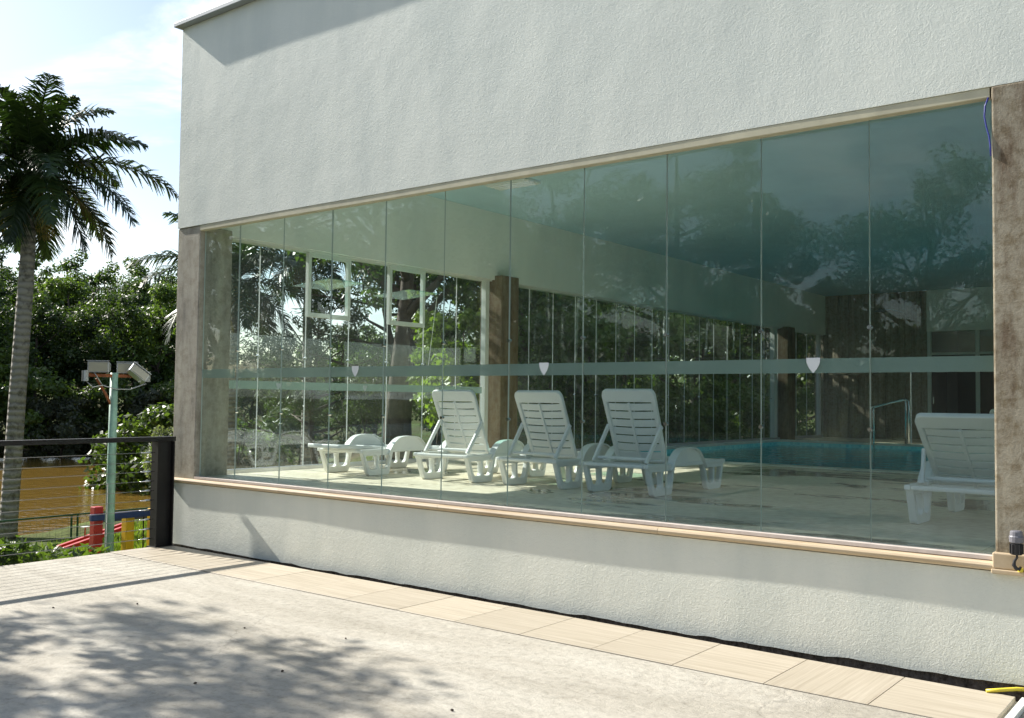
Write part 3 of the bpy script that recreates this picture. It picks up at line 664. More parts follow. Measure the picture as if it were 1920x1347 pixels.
for i, (a, b) in enumerate(zip(bay1[:-1], bay1[1:])):
    if i in (2, 4):                                         # pivot windows above, fixed pane below
        o = side_pane(a, b, SZ0, 2.585, G1, True)
        fr = MB(); ym = (a+b)/2; hw = (b-a)/2-0.004
        for s in (-1, 1): fr.box(XS-0.025, XS+0.035, ym+s*hw-(0.045 if s > 0 else 0), ym+s*hw+(0 if s > 0 else 0.045), 2.59, 3.384)
        fr.box(XS-0.025, XS+0.035, ym-hw+0.046, ym+hw-0.046, 2.59, 2.645).box(XS-0.025, XS+0.035, ym-hw+0.046, ym+hw-0.046, 3.335, 3.384)
        frm = part(fr, 'pivot_window_frame', M_white_alu, bevel=0.003)
        pv = MB().obox((XS+0.005, ym, 3.02), 0.34, hw-0.055, 0.004, Matrix.Rotation(R(-4), 3, 'Y'))
        pvo = pv.build('pivot_window_pane', M_pivot); sub(pvo, frm)
        if i == 4:
            rod = MB().tube([(XS+0.33, ym+hw-0.08, 3.0), (XS+0.12, ym+hw-0.04, 1.86)], 0.004, 6).build('stay_cord', M_white_alu); sub(rod, frm)
    else:
        o = side_pane(a, b, SZ0, 3.384, G1, True)
    if i in (1, 3, 5):
        e_ = inst(emb2, 'shield_emblem', None, (XS+0.0095, (a+b)/2-.05, 1.69)); e_.scale = (1, 0.75, 0.75); sub(e_, o)
    cl = inst(clipm, 'glass_clip', None, (XS, b, 2.08)); cl.rotation_euler = (0, 0, math.pi/2); sub(cl, o)
part(MB().box(XL-0.11, XL-0.02, 11.105, 11.19, 0.776, 3.384), 'mullion', M_white_alu, bevel=0.003)
bay2 = [11.67] + [12.26 + 0.6525*i for i in range(15)] + [21.82]
for a, b in zip(bay2[:-1], bay2[1:]):
    o = side_pane(a, b, SZ0, 3.384, G2)
    cl = inst(clipm, 'glass_clip', None, (XS, b, 1.70)); cl.rotation_euler = (0, 0, math.pi/2); sub(cl, o)
part(MB().box(XL-0.11, XL-0.0, 21.825, 21.98, 0.776, 3.384), 'mullion', M_white_alu, bevel=0.003)
side_pane(21.99, 22.2, SZ0, 3.384, G2)
for a, b in ((22.66, 23.35), (23.35, 24.05), (24.05, 24.80)): side_pane(a, b, SZ0, 3.384, G1)
part(MB().box(XL-0.11, XL-0.02, 24.81, 24.9, 0.776, 3.384), 'mullion', M_white_alu)
# end wall openings: frames, doors, corridor behind
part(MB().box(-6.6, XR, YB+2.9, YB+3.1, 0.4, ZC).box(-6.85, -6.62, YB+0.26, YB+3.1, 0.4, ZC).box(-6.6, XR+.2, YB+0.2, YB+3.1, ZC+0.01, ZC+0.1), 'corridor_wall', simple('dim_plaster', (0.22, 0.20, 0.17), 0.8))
for xx in (-6.57, -5.47, -4.4, -3.3, -2.2, -1.1, 0.0, 1.1, 2.2, 3.3):
    part(MB().box(xx-0.045, xx+0.045, YB-0.02, YB+0.06, ZF, 3.404), 'mullion', M_white_alu, bevel=0.004)
    if xx < 3:
        part(MB().box(xx+0.047, xx+1.053, YB-0.012, YB+0.05, 2.82, 2.88), 'transom', M_white_alu)
        gp = pane_mesh(1.0, 0.51, 'x', 'glass_pane', [M_glass_l, M_glass_edge]); o = inst(gp, 'glass_pane', None, (xx+0.55, YB+0.02, 2.885)); sub(o, house)
        dl = part(MB().box(xx+0.05, xx+0.40, YB-0.005, YB+0.03, ZF+0.01, 2.80) if xx < -6 else MB().box(xx+0.05, xx+1.05, YB-0.005, YB+0.03, ZF+0.01, 2.80), 'door_leaf', M_door, bevel=0.004)
        if xx < -6:
            hd = MB().tube([(xx+0.10, YB-0.05, 1.62), (xx+0.10, YB-0.05, 1.78)], 0.012, 8).box(xx+0.085, xx+0.115, YB-0.05, YB-0.006, 1.66, 1.70).build('door_handle', M_steel); sub(hd, dl)
# ceiling light
clt = empty('ceiling_light', (-7.70, 9.78, ZC)); tag(clt, 'flat white light panel on the pool hall ceiling', 'light')
MB().box(-0.34, 0.34, -0.17, 0.17, -0.035, -0.001).build('housing', M_white_alu, clt, bevel=0.004)
MB().box(-0.31, 0.31, -0.14, 0.14, -0.042, -0.0355).build('diffuser', M_lightpanel, clt)
for s in (-0.12, -0.04, 0.04, 0.12): MB().box(-0.31, 0.31, s-0.006, s+0.006, -0.05, -0.0425).build('louvre', M_white_alu, clt)
# wall shower, wall shelf, pool handrail
shw = empty('wall_shower', (-7.30, YB-0.03, 0.0)); tag(shw, 'chrome shower head high on the board-marked wall', 'shower')
MB().tube([(0.2, 0, 3.83), (0.15, -0.12, 3.90), (-0.1, -0.35, 3.96), (-0.30, -0.50, 3.95)], 0.014, 8).build('arm', M_steel, shw, smooth=True)
MB().tube([(-0.30, -0.50, 3.985), (-0.30, -0.50, 3.95), (-0.30, -0.50, 3.92), (-0.30, -0.50, 3.905)], [0.02, 0.05, 0.12, 0.12], 14).build('head', M_lampbody, shw, smooth=True)
shelf = MB().box(-9.0, -7.88, YB-0.28, YB-0.043, 2.33, 2.37).build('wall_shelf', M_board, bevel=0.004)
tag(shelf, 'narrow ledge across the board-marked wall behind the pool', 'shelf')
hr = empty('pool_handrail', (-6.4, 21.55, ZF)); tag(hr, 'polished steel pool entry handrail in front of the board wall', 'handrail')
for dy in (0.0, 0.35):
    q = [(-0.30-dy*.5, -0.35+dy, -1.0), (-0.30-dy*.5, -0.35+dy, 0.76), (-0.26-dy*.5, -0.35+dy, 0.80), (0.24-dy*.1, -0.1+dy, 0.97), (0.29-dy*.1, -0.08+dy, 0.93), (0.29-dy*.1, -0.08+dy, 0.0)]
    MB().tube(q, 0.02, 8).build('rail', M_steel, hr, smooth=True)
MB().tube([(0.28, 0.35, 0), (0.28, 0.35, 1.56)], 0.02, 8).build('tall_post', M_steel, hr)

# ------------------------------------------------------------------ loungers
def leg_plate(y0, y1, b0, b1, h, x, name='leg'):
    outer = rounded([(y0, h), (b0, 0.0), (b1, 0.0), (y1, h)], [0.005, 0.035, 0.035, 0.005])
    def lerp(a, b, t): return a+(b-a)*t
    m_ = 0.036; holes = []
    zt, zb = h-0.040, 0.066
    L0 = lambda z: lerp(b0, y0, z/h)+m_; L1 = lambda z: lerp(b1, y1, z/h)-m_
    mid = lambda z: (L0(z)+L1(z))/2
    holes.append(rounded([(L0(zt), zt), (mid(zt)-.018, zt), (mid(zb)-.016, zb), (L0(zb)+.005, zb)], [0.02, 0.02, 0.045, 0.045]))
    holes.append(rounded([(mid(zt)+.018, zt), (L1(zt), zt), (L1(zb)-.005, zb), (mid(zb)+.016, zb)], [0.02, 0.02, 0.045, 0.045]))
    T = Myz.copy(); T.translation = (x, 0, 0)
    return plate(outer, holes, 0.022, 0.006, T, M_plastic, name)
def make_lounger_parts():
    P = {}
    fr = MB()
    for s in (-1, 1): fr.box(s*0.345-0.024, s*0.345+0.024, 0.0, 1.52, 0.252, 0.292)
    P['bed_frame'] = fr.box(-0.3209, 0.3209, 0.0, 0.055, 0.255, 0.288).box(-0.3209, 0.3209, 1.46, 1.52, 0.248, 0.286).box(-0.3209, 0.3209, 0.50, 0.54, 0.235, 0.270).mesh('bed_frame', M_plastic, bevel=0.010)
    P['legs'] = [leg_plate(0.02, 0.50, 0.12, 0.44, 0.262, s*0.335) for s in (-1, 1)] + [leg_plate(1.06, 1.50, 1.15, 1.43, 0.258, s*0.335) for s in (-1, 1)]
    arms = []
    for s in (-1, 1):
        y = [0.40, 0.46, 0.54, 0.62, 0.74, 0.86, 0.94, 1.01, 1.09]; z = [0.24, 0.335, 0.405, 0.428, 0.434, 0.428, 0.400, 0.330, 0.23]
        yy = []; zz = []
        for i in range(len(y)-1):
            for q in range(3): t_ = q/3; yy.append(y[i]*(1-t_)+y[i+1]*t_); zz.append(z[i]*(1-t_)+z[i+1]*t_)
        yy.append(y[-1]); zz.append(z[-1])
        for _ in range(3): zz = [zz[0]]+[(zz[i-1]+2*zz[i]+zz[i+1])/4 for i in range(1, len(zz)-1)]+[zz[-1]]
        outer = list(zip(yy, zz)); inner = [(a_, b_-0.016) for a_, b_ in outer]
        mb = MB(); n = len(outer); xo = s*0.355
        for (a_, b_), (c_, d_) in zip(outer, inner): mb.v += [(xo-0.042, a_, b_), (xo+0.042, a_, b_), (xo+0.042, c_, d_), (xo-0.042, c_, d_)]
        for i in range(n-1):
            for j in range(4): mb.f.append((4*i+j, 4*i+(j+1) % 4, 4*i+4+(j+1) % 4, 4*i+4+j)); mb.m.append(0)
        mb.f += [(3, 2, 1, 0), (4*n-4, 4*n-3, 4*n-2, 4*n-1)]; mb.m += [0, 0]
        rim = mb.mesh('armrest', M_plastic, bevel=0.004)
        web = [(a_, b_-0.010) for a_, b_ in outer if b_ > 0.285]; web = web + [(web[-1][0], 0.262), (web[0][0], 0.262)]
        T = Myz.copy(); T.translation = (xo, 0, 0)
        arms.append((rim, plate(web, [], 0.008, 0.002, T, M_plastic, 'arm_panel')))
    P['arms'] = arms
    def slat(w, d, dip, th):
        mb = MB(); n = 6
        for i in range(n+1):
            xx = -w/2 + w*i/n; q = -dip*(1-(2*i/n-1)**2)
            mb.v += [(xx, 0, q), (xx, d, q), (xx, d, q-th), (xx, 0, q-th)]
        for i in range(n):
            for j in range(4): mb.f.append((4*i+j, 4*i+(j+1) % 4, 4*i+4+(j+1) % 4, 4*i+4+j)); mb.m.append(0)
        mb.f += [(3, 2, 1, 0), (4*n, 4*n+1, 4*n+2, 4*n+3)]; mb.m += [0, 0]
        return mb.mesh('slat', M_plastic, bevel=0.002, seg=1)
    P['seat_slat'] = slat(0.645, 0.084, 0.012, 0.016)
    P['back_slat'] = slat(0.482, 0.068, 0.014, 0.014)
    # backrest local: hinge at origin, extends along +y, face up = +z
    BL = 0.74
    ou = rounded([(-0.275, 0.0), (0.275, 0.0), (0.290, BL-0.05), (0.262, BL), (-0.262, BL), (-0.290, BL-0.05)], [0.02, 0.02, 0.06, 0.05, 0.05, 0.06])
    ho = rounded([(-0.236, 0.03), (0.236, 0.03), (0.248, BL-0.125), (-0.248, BL-0.125)], 0.012)
    P['back_frame'] = plate(ou, [ho], 0.014, 0.007, Matrix.Identity(4), M_plastic, 'back_frame')
    P['back_rib'] = MB().box(-0.011, 0.011, 0.0, BL-0.13, -0.036, -0.013).mesh('rib', M_plastic)
    return P
LP = make_lounger_parts()
def lounger(x, y, rz, back_deg, label, group='white plastic sun loungers'):
    t = empty('sun_lounger', (x, y, ZF), rz); tag(t, label, 'sun lounger', group)
    inst(LP['bed_frame'], 'bed_frame', t)
    for me in LP['legs']:
        lg = inst(me, 'leg', t)
    for rim, web in LP['arms']:
        a = inst(rim, 'armrest', t); inst(web, 'arm_panel', a)
    for k in range(9): inst(LP['seat_slat'], 'slat', t, (0, 0.565 + k*0.0975, 0.290 - 0.004*(k > 6)))
    # back: hinge at y=.5, z=.292; direction tilts towards the rear (-y)
    b = inst(LP['back_frame'], 'backrest', t, (0, 0.505, 0.290))
    # local +y -> rearwards & up, local z -> forwards/up
    a = R(back_deg)
    Rm = Matrix(((-1, 0, 0), (0, -math.cos(a), math.sin(a)), (0, math.sin(a), math.cos(a)))).transposed()
    X = Vector((-1, 0, 0)); Y = Vector((0, -math.cos(a), math.sin(a))); Z = X.cross(Y)
    b.rotation_euler = Matrix((X, Y, Z)).transposed().to_euler()
    for k in range(7): inst(LP['back_slat'], 'slat', b, (0, 0.036 + k*0.0825, 0.007))
    inst(LP['back_rib'], 'rib', b)
    if back_deg > 15:
        hinge = Vector((0, 0.505, 0.29)); 
        for s in (-1, 1):
            top = hinge + Y*0.37 + Vector((s*0.292, 0, 0)); bot = Vector((s*0.285, 0.10 if back_deg > 50 else 0.16, 0.295))
            dr = (bot-top); q = dr.to_track_quat('Z', 'Y').to_matrix()
            mb = MB().obox((top+bot)/2, 0.013, 0.020, dr.length/2, q); so_ = mb.build('strut', M_plastic, t, bevel=0.005)
        yb = 0.14 if back_deg > 50 else 0.20
        MB().box(-0.270, 0.270, yb, yb+0.07, 0.318, 0.345).build('crossbar', M_plastic, t, bevel=0.008)
    return t
lounger(-8.24, 7.37, R(0.5), 3, 'flat white plastic lounger at the left end of the row, backrest lowered')
lounger(-6.83, 7.50, R(2.0), 65, 'white lounger with raised backrest in the sun, second from the left glass wall')
lounger(-5.74, 7.55, R(0.5), 64, 'middle white lounger with raised backrest, its foot still in the sun')
lounger(-4.74, 7.57, R(-0.7), 68, 'white lounger with raised backrest standing in shade beside the sun patch')
lounger(-1.69, 7.17, R(-0.5), 43, 'white lounger with half-raised backrest next to the right concrete column')
lounger(-2.22, 12.05, R(3), 45, 'white lounger by the pool edge, mostly hidden behind the right column')

# ------------------------------------------------------------------ railing
rail = empty('cable_railing', (TX0+0.02, 5.83, 0)); tag(rail, 'black steel railing with thin horizontal cables at the terrace edge', 'railing')
def post(y):
    mb = MB()
    mb.box(-0.06, 0.06, y-0.10, y-0.086, 0, 1.115).box(-0.06, 0.06, y+0.086, y+0.10, 0, 1.115).box(-0.006, 0.006, y-0.086, y+0.086, 0, 1.115)
    o = mb.build('post', M_black, rail); 
    MB().box(-0.08, 0.08, y-0.12, y+0.12, 0.0, 0.012).build('base_plate', M_black, o)
for y in (0.0, -3.2, -6.4, -9.6): post(y)
MB().box(-0.045, 0.045, -12.0, 0.12, 1.117, 1.165).build('handrail', M_black, rail, bevel=0.004)
for k in range(10):
    z = 0.10 + k*0.1
    c_ = MB().tube([(0, 0.0, z), (0, -0.5, z-.001), (0, -3.2, z-.003), (0, -9.6, z)], 0.0035, 6).build('cable', M_cable, rail)
    MB().tube([(0.0, -0.10, z), (0, -0.12, z), (0, -0.13, z), (0, -0.20, z), (0, -0.21, z), (0, -0.26, z)], [0.004, 0.004, 0.010, 0.010, 0.005, 0.004], 8).build('turnbuckle', M_steel, c_, smooth=True)

# ------------------------------------------------------------------ small things by the right column
sp = empty('spike_light', (-1.112, YF-0.085, 0.607)); sp.scale = (0.9, 0.9, 0.9); tag(sp, 'small grey and black garden spotlight at the foot of the right column', 'spotlight')
def lathe(prof, n=16): 
    return MB().tube([(0, 0, z) for z, r in prof], [r for z, r in prof], n)
lathe([(0.255, 0.030), (0.262, 0.041), (0.295, 0.043), (0.302, 0.038), (0.325, 0.036), (0.332, 0.028)]).build('head', M_lamp_grey, sp, smooth=False)
bd = lathe([(0.185, 0.030), (0.19, 0.034), (0.252, 0.034), (0.254, 0.030)]).build('body', M_lamp_black, sp)
for k in range(12):
    a = k*math.pi/6; MB().obox((0.036*math.cos(a), 0.036*math.sin(a), 0.22), 0.003, 0.003, 0.03, Matrix.Rotation(a, 3, 'Z')).build('fin', M_lamp_black, bd)
MB().tube([(0, 0, 0.19), (0.004, -0.004, 0.17), (-0.012, 0, 0.145), (-0.016, 0, 0.12), (-0.004, 0, 0.10), (0.012, 0.012, 0.095), (0.016, 0.03, 0.105)], [0.007, 0.007, 0.009, 0.012, 0.012, 0.010, 0.008], 8).build('bracket', M_lamp_black, sp, smooth=True)
MB().tube([(0.016, 0.028, 0.078), (0.016, 0.028, 0.10)], 0.016, 10).build('base', M_pipe, sp)
pipe = MB().tube([(-1.26, 5.915, 0.012), (-1.20, 5.945, 0.022), (-1.12, 5.985, 0.034), (-1.07, 6.01, 0.034), (-1.045, 6.02, 0.015), (-1.045, 6.01, -0.03), (-1.05, 6.0, -0.074)], 0.011, 10).build('conduit_pipe', M_pipe, smooth=True)
tag(pipe, 'yellow corrugated conduit sticking out of the gap by the tiles', 'pipe')
wr = MB().tube([(-1.250, YF-0.004, 3.388), (-1.268, YF-0.004, 3.34), (-1.272, YF-0.004, 3.28), (-1.262, YF-0.006, 3.22), (-1.247, YF-0.008, 3.16), (-1.240, YF-0.012, 3.10), (-1.238, YF-0.014, 3.04)], 0.005, 6).build('blue_wire', M_wire, smooth=True)
tag(wr, 'blue wire hanging at the top corner of the right column', 'wire')

# seed pods lying on the cement
rng = random.Random(12)
for x_, y_ in ((-6.84, 4.11), (-5.59, 4.17), (-4.84, 4.42), (-4.54, 3.66), (-4.72, 3.20), (-3.32, 3.77), (-7.18, 3.63)):
    mb = MB().tube([(-0.016, 0, 0.007), (-0.010, 0.001, 0.010), (0.0, 0.002, 0.012), (0.009, 0.0, 0.010), (0.017, -0.002, 0.006)], [0.003, 0.009, 0.011, 0.008, 0.002], 7)
    o = mb.build('seed_pod', M_bark, smooth=True); o.location = (x_, y_, 0.001); o.rotation_euler = (0, 0, rng.uniform(0, 6.28)); s_ = rng.uniform(0.4, 0.7); o.scale = (s_, s_, s_)
    tag(o, 'tiny brown seed pod lying on the cement terrace', 'seed pod', 'seed pods scattered on the terrace')

# ------------------------------------------------------------------ lamp pole, playground, fence
lx, ly = -12.2, 6.90; gz = float(ground_z(lx, ly))
lp = empty('floodlight_pole', (lx, ly, gz)); tag(lp, 'mint green pole with weathered floodlights on a rusty arm', 'lamp post')
H = 1.90-gz
MB().tube([(-0.01, 0.0, -0.05), (-0.005, 0, H*.5), (0, 0, H)], [0.062, 0.056, 0.050], 12).build('pole', M_mint, lp, smooth=True)
MB().tube([(0.03, -0.075, -0.05), (0.03, -0.07, 1.35)], 0.012, 6).build('cable_duct', M_lampbody, lp)
MB().box(-0.025, 0.025, -0.42, 0.40, H-0.06, H-0.02).build('crossarm', M_rust, lp)
MB().tube([(0.0, -0.25, H-0.08), (0, -0.12, H-0.28), (0, -0.04, H-0.42)], 0.018, 6).build('brace', M_rust, lp)
def flood(c, rot, name):
    e_ = MB(); 
    body = [(-0.135, -0.07, 0.075), (0.135, -0.07, 0.075), (0.135, 0.05, 0.045), (-0.135, 0.05, 0.045), (-0.135, -0.07, -0.075), (0.135, -0.07, -0.075), (0.135, 0.05, -0.045), (-0.135, 0.05, -0.045)]
    b_ = [Vector(c) + rot @ Vector(q) for q in body]
    e_.add(b_, [(0,1,2,3),(4,7,6,5),(0,4,5,1),(1,5,6,2),(2,6,7,3),(3,7,4,0)])
    o = e_.build('floodlight', M_lampbody, lp, bevel=0.008)
    g_ = MB().obox(Vector(c)+rot @ Vector((0, -0.074, 0)), 0.118, 0.003, 0.060, rot).build('lens', M_lampglass, o)
    MB().obox(Vector(c)+rot @ Vector((0, -0.065, 0.082)), 0.140, 0.022, 0.004, rot).build('hood', M_lampbody, o)
    return o
RZ = lambda d: Matrix.Rotation(R(d), 3, 'Z'); RX = lambda d: Matrix.Rotation(R(d), 3, 'X'); RY = lambda d: Matrix.Rotation(R(d), 3, 'Y')
flood((0.05, -0.24, H+0.07), RZ(48), 'a')
flood((-0.06, 0.23, H+0.07), RZ(52), 'b')
flood((0.12, 0.26, H-0.02), RZ(70) @ RY(38) @ RX(-35), 'c')
for y_, z_ in ((-0.42, -0.05), (0.47, -0.04)): MB().tube([(0.03, y_, H+z_-0.07), (0.03, y_, H+z_+0.07)], 0.042, 10).build('ballast', M_lampbody, lp)
MB().tube([(0.03, -0.40, H-0.12), (0.04, -0.32, H-0.2), (0.05, -0.2, H-0.17), (0.06, 0.0, H-0.22), (0.06, 0.2, H-0.22), (0.05, 0.44, H-0.14)], 0.008, 6).build('wiring', M_lampbody, lp, smooth=True)
MB().tube([(0.05, -0.33, H+0.03), (0.05, -0.24, H-0.1), (0.05, -0.19, H-0.17)], 0.007, 6).build('wiring', M_lampbody, lp, smooth=True)

gz = float(ground_z(-14, 7.7))
pg = empty('play_frame', (-14.0, 7.7, gz)); tag(pg, 'painted wooden play frame with red and yellow posts and blue beam', 'play equipment')
def timber(mb, x0, y0, z0, x1, y1, z1): return mb.box(x0, x1, y0, y1, z0, z1)
timber(MB(), -0.07, -0.07, -0.1, 0.07, 0.07, -0.09-gz).build('post', M_red, pg, bevel=0.012)
timber(MB(), -0.06, 0.44, -0.1, 0.08, 0.58, -0.22-gz).build('post', M_yellow, pg, bevel=0.012)
timber(MB(), -0.60, 0.28, -0.1, -0.50, 0.38, -0.27-gz).build('post', M_yellow, pg, bevel=0.01)
timber(MB(), -0.30, 1.02, -0.1, -0.16, 1.18, -0.22-gz).build('post', M_yellow, pg, bevel=0.01)
timber(MB(), 0.074, -0.16, -0.29-gz, 0.15, 2.2, -0.19-gz).build('beam', M_blue, pg, bevel=0.01)
timber(MB(), -0.49, 0.30, -0.40-gz, -0.42, 2.2, -0.31-gz).build('beam', M_blue, pg, bevel=0.01)
for yy in (0.78, 0.90): MB().tube([(0.0, yy, -0.3-gz), (0, yy, 0.05)], 0.012, 6).build('chain', M_black, pg)
gz = float(ground_z(-15.5, 8.4))
ss = empty('seesaw', (-15.5, 8.4, gz)); ss.scale = (0.8, 0.8, 0.75); tag(ss, 'red plank seesaw with a low handle beside the lake fence', 'seesaw')
for dx in (0, 0.28):
    MB().obox((dx, 0.05, 0.42), 0.05, 0.75, 0.04, Matrix.Rotation(R(14), 3, 'X')).build('plank', M_red, ss, bevel=0.01)
MB().box(0.08, 0.2, -0.05, 0.15, 0, 0.40).build('stand', M_red, ss, bevel=0.01)
MB().tube([(0.05, -0.12, 0.42), (0.05, -0.11, 0.62)], 0.014, 6).build('handle', M_red, ss)
MB().box(-0.02, 0.12, -0.18, -0.04, 0.62, 0.645).build('handle_grip', M_white_alu, ss, bevel=0.006)
fe = empty('wire_fence', (-18, 8.7, 0)); tag(fe, 'green wire fence with thin posts along the lake shore', 'fence')
for y in np.arange(-14, 9, 2.1):
    for dy in ((0, 0.12) if abs(y+1.4) < 0.1 or True else (0,)):
        gzz = float(ground_z(-18, 8.7+y+dy))
        MB().tube([(0, y+dy, gzz-0.05), (0, y+dy, -0.68)], 0.022, 6).build('post', M_greenmetal, fe)
MB().tube([(0, -14, -0.69), (0, 9, -0.69)], 0.018, 6).build('top_rail', M_greenmetal, fe)
mesh_ = MB()
for y in np.arange(-14, 9, 0.12):
    mesh_.tube([(0, y, -1.45), (0, y, -0.70)], 0.0022, 3, cap=False)
for z in np.arange(-1.42, -0.72, 0.12): mesh_.tube([(0, -14, z), (0, 9, z)], 0.0022, 3, cap=False)
wm = mesh_.build('wire_mesh', M_greenmetal, fe); wm['kind'] = 'stuff'

# ------------------------------------------------------------------ vegetation
def leaves(centers, radii, per, size, aspect, rs, flat=0.5, tone=None, droop=0.0):
    """leaf quads in clumps round the centres -> V, F, rnd"""
    C = np.repeat(np.asarray(centers, float), per, 0); Rd = np.repeat(np.asarray(radii, float), per)
    n = len(C); d = rs.normal(size=(n, 3)); d /= np.linalg.norm(d, axis=1)[:, None]
    P = C + d*(Rd*rs.uniform(0.25, 1.0, n)**0.6)[:, None]*np.array([1, 1, 0.75])
    nrm = d*0.7 + rs.normal(size=(n, 3))*0.6 + np.array([0, 0, flat]); nrm /= np.linalg.norm(nrm, axis=1)[:, None]
    a = np.cross(nrm, rs.normal(size=(n, 3))); a[:, 2] -= droop; a /= np.linalg.norm(a, axis=1)[:, None]
    b = np.cross(nrm, a); b /= np.linalg.norm(b, axis=1)[:, None]
    s = size*rs.uniform(0.6, 1.25, n)[:, None]; w = s*aspect
    V = np.stack([P - a*s*.5, P + b*w*.5 - nrm*s*.08, P + a*s*.5, P - b*w*.5 - nrm*s*.08], 1).reshape(-1, 3)
    Fq = np.arange(n*4).reshape(n, 4)
    t_ = np.repeat(tone if tone is not None else rs.uniform(0, 1, len(centers)), per)*0.6 + rs.uniform(0, 0.4, n)
    return V, Fq, t_
def tree_meshes(name, h, cr, trunk_h, rt, lm, seed, nclump=70, per=120, size=0.22, aspect=0.55, clump=0.55, kind='round', flat=0.5):
    rs = np.random.RandomState(seed); rnd_ = random.Random(seed); tb_ = MB()
    top = Vector((rnd_.uniform(-.3, .3)*cr*.3, rnd_.uniform(-.3, .3)*cr*.3, h*0.86))
    pts = [Vector((0, 0, -0.15))]; k = 6
    for i in range(1, k+1):
        t_ = i/k; pts.append(Vector((0, 0, 0)).lerp(top, t_) + Vector((rnd_.uniform(-1, 1), rnd_.uniform(-1, 1), 0))*0.06*h*t_*(1-t_)*1.6)
    rads = [rt*(1.25 if i == 0 else 1-0.85*i/k) for i in range(k+1)]
    tb_.tube(pts, rads, 9)
    cent = []; rad = []
    def on_trunk(z):
        f = max(0, min(1, z/top.z))*k; i = min(k-1, int(f)); return pts[i].lerp(pts[i+1], f-i)
    nb = 9 if kind != 'pine' else 14
    limbs = []
    for i in range(nb):
        zb = trunk_h + (h*0.72-trunk_h)*(i/(nb-1))*0.9; p0 = on_trunk(zb); az = i*2.4 + rnd_.uniform(-.4, .4)
        ln = cr*rnd_.uniform(0.65, 0.98)*(1.0 if kind == 'pine' else (1-0.35*max(0, (zb/h-.45))))
        el = rnd_.uniform(0.05, 0.35) if kind == 'pine' else rnd_.uniform(0.25, 0.75)
        d = Vector((math.cos(az)*math.cos(el), math.sin(az)*math.cos(el), math.sin(el)))
        p1 = p0 + d*ln*.5 + Vector((0, 0, 0.04*ln)); p2 = p0 + d*ln + Vector((rnd_.uniform(-.1, .1)*ln, rnd_.uniform(-.1, .1)*ln, rnd_.uniform(0, .15)*ln))
        r0 = rt*0.42*(1-0.5*i/nb); tb_.tube([p0, p1, p2], [r0, r0*.6, r0*.2], 6); limbs.append((p0, p1, p2))
        for q in range(3):
            s0 = p1.lerp(p2, rnd_.uniform(0, .8)); dd = Vector((rnd_.uniform(-1, 1), rnd_.uniform(-1, 1), rnd_.uniform(-.1, .8))).normalized()
            s1 = s0 + dd*ln*0.42; tb_.tube([s0, s1], [r0*.35, r0*.12], 4); limbs.append((s0, s0.lerp(s1, .5), s1))
    zc_ = (trunk_h+h)/2; hz_ = (h-trunk_h)/2
    tries = 0
    while len(cent) < nclump and tries < nclump*40:
        tries += 1
        l_ = rnd_.choice(limbs); t_ = rnd_.uniform(0.35, 1.08); c_ = l_[1].lerp(l_[2], (t_-.5)*2) if t_ > .5 else l_[0].lerp(l_[1], t_*2)
        c_ = c_ + Vector((rnd_.gauss(0, 1), rnd_.gauss(0, 1), rnd_.gauss(0.2, .8)))*clump*(0.75 if kind != 'pine' else 0.35)
        e = (c_.x/cr)**2 + (c_.y/cr)**2 + ((c_.z-zc_)/hz_)**2
        if e > 1.1 or c_.z < trunk_h*0.75: continue
        cent.append(tuple(c_)); rad.append(clump*rnd_.uniform(0.55, 1.15))
    # a few on top to close the leader
    for q in range(5): cent.append(tuple(top + Vector((rnd_.gauss(0, .4), rnd_.gauss(0, .4), rnd_.uniform(-.3, .8)))*clump)); rad.append(clump*.8)
    V, Fq, t_ = leaves(cent, rad, per, size, aspect, rs, flat)
    return tb_.mesh(name+'_trunk', M_bark, smooth=True), npmesh(name+'_crown', V, Fq, lm, t_)
TR = {
 'round_a': tree_meshes('round_a', 9.0, 3.4, 1.6, 0.20, M_leaf_a, 11, 95, 150, 0.22, 0.55, 0.75),
 'round_b': tree_meshes('round_b', 8.5, 3.1, 1.0, 0.18, M_leaf_b, 12, 95, 150, 0.21, 0.5, 0.70),
 'tall': tree_meshes('tall', 12.0, 2.9, 4.2, 0.22, M_leaf_b, 13, 80, 130, 0.24, 0.5, 0.75),
 'pine': tree_meshes('pine', 10.0, 3.4, 3.2, 0.20, M_leaf_p, 14, 90, 120, 0.30, 0.16, 0.62, 'pine', 0.2),
 'spread': tree_meshes('spread', 9.5, 3.8, 3.6, 0.24, M_leaf_b, 15, 85, 140, 0.17, 0.5, 0.68),
 'bright': tree_meshes('bright', 3.75, 1.0, 1.3, 0.06, M_leaf_c, 16, 60, 90, 0.14, 0.55, 0.30),
 'loose': tree_meshes('loose', 8.5, 2.9, 3.0, 0.16, M_leaf_p, 17, 60, 90, 0.24, 0.18, 0.50, 'pine', 0.2),
 'shrub': tree_meshes('shrub', 2.6, 1.5, 0.1, 0.06, M_leaf_a, 18, 60, 110, 0.16, 0.5, 0.42),
 'shrub_grey': tree_meshes('shrub_grey', 2.8, 1.7, 0.1, 0.06, M_leaf_d, 19, 60, 110, 0.17, 0.5, 0.45),
}
cnt = [0]
def tree(kind, x, y, s=1.0, label='', group=None, name='tree', cat='tree', zs=1.0, z=None, rot=None):
    cnt[0] += 1; r_ = random.Random(cnt[0]*7+1)
    zz = float(ground_z(x, y)) if z is None else z
    t = empty(name, (x, y, zz), r_.uniform(0, 6.28) if rot is None else rot); t.scale = (s, s, s*zs)
    tag(t, label, cat, group)
    inst(TR[kind][0], 'trunk', t); inst(TR[kind][1], 'crown', t); return t
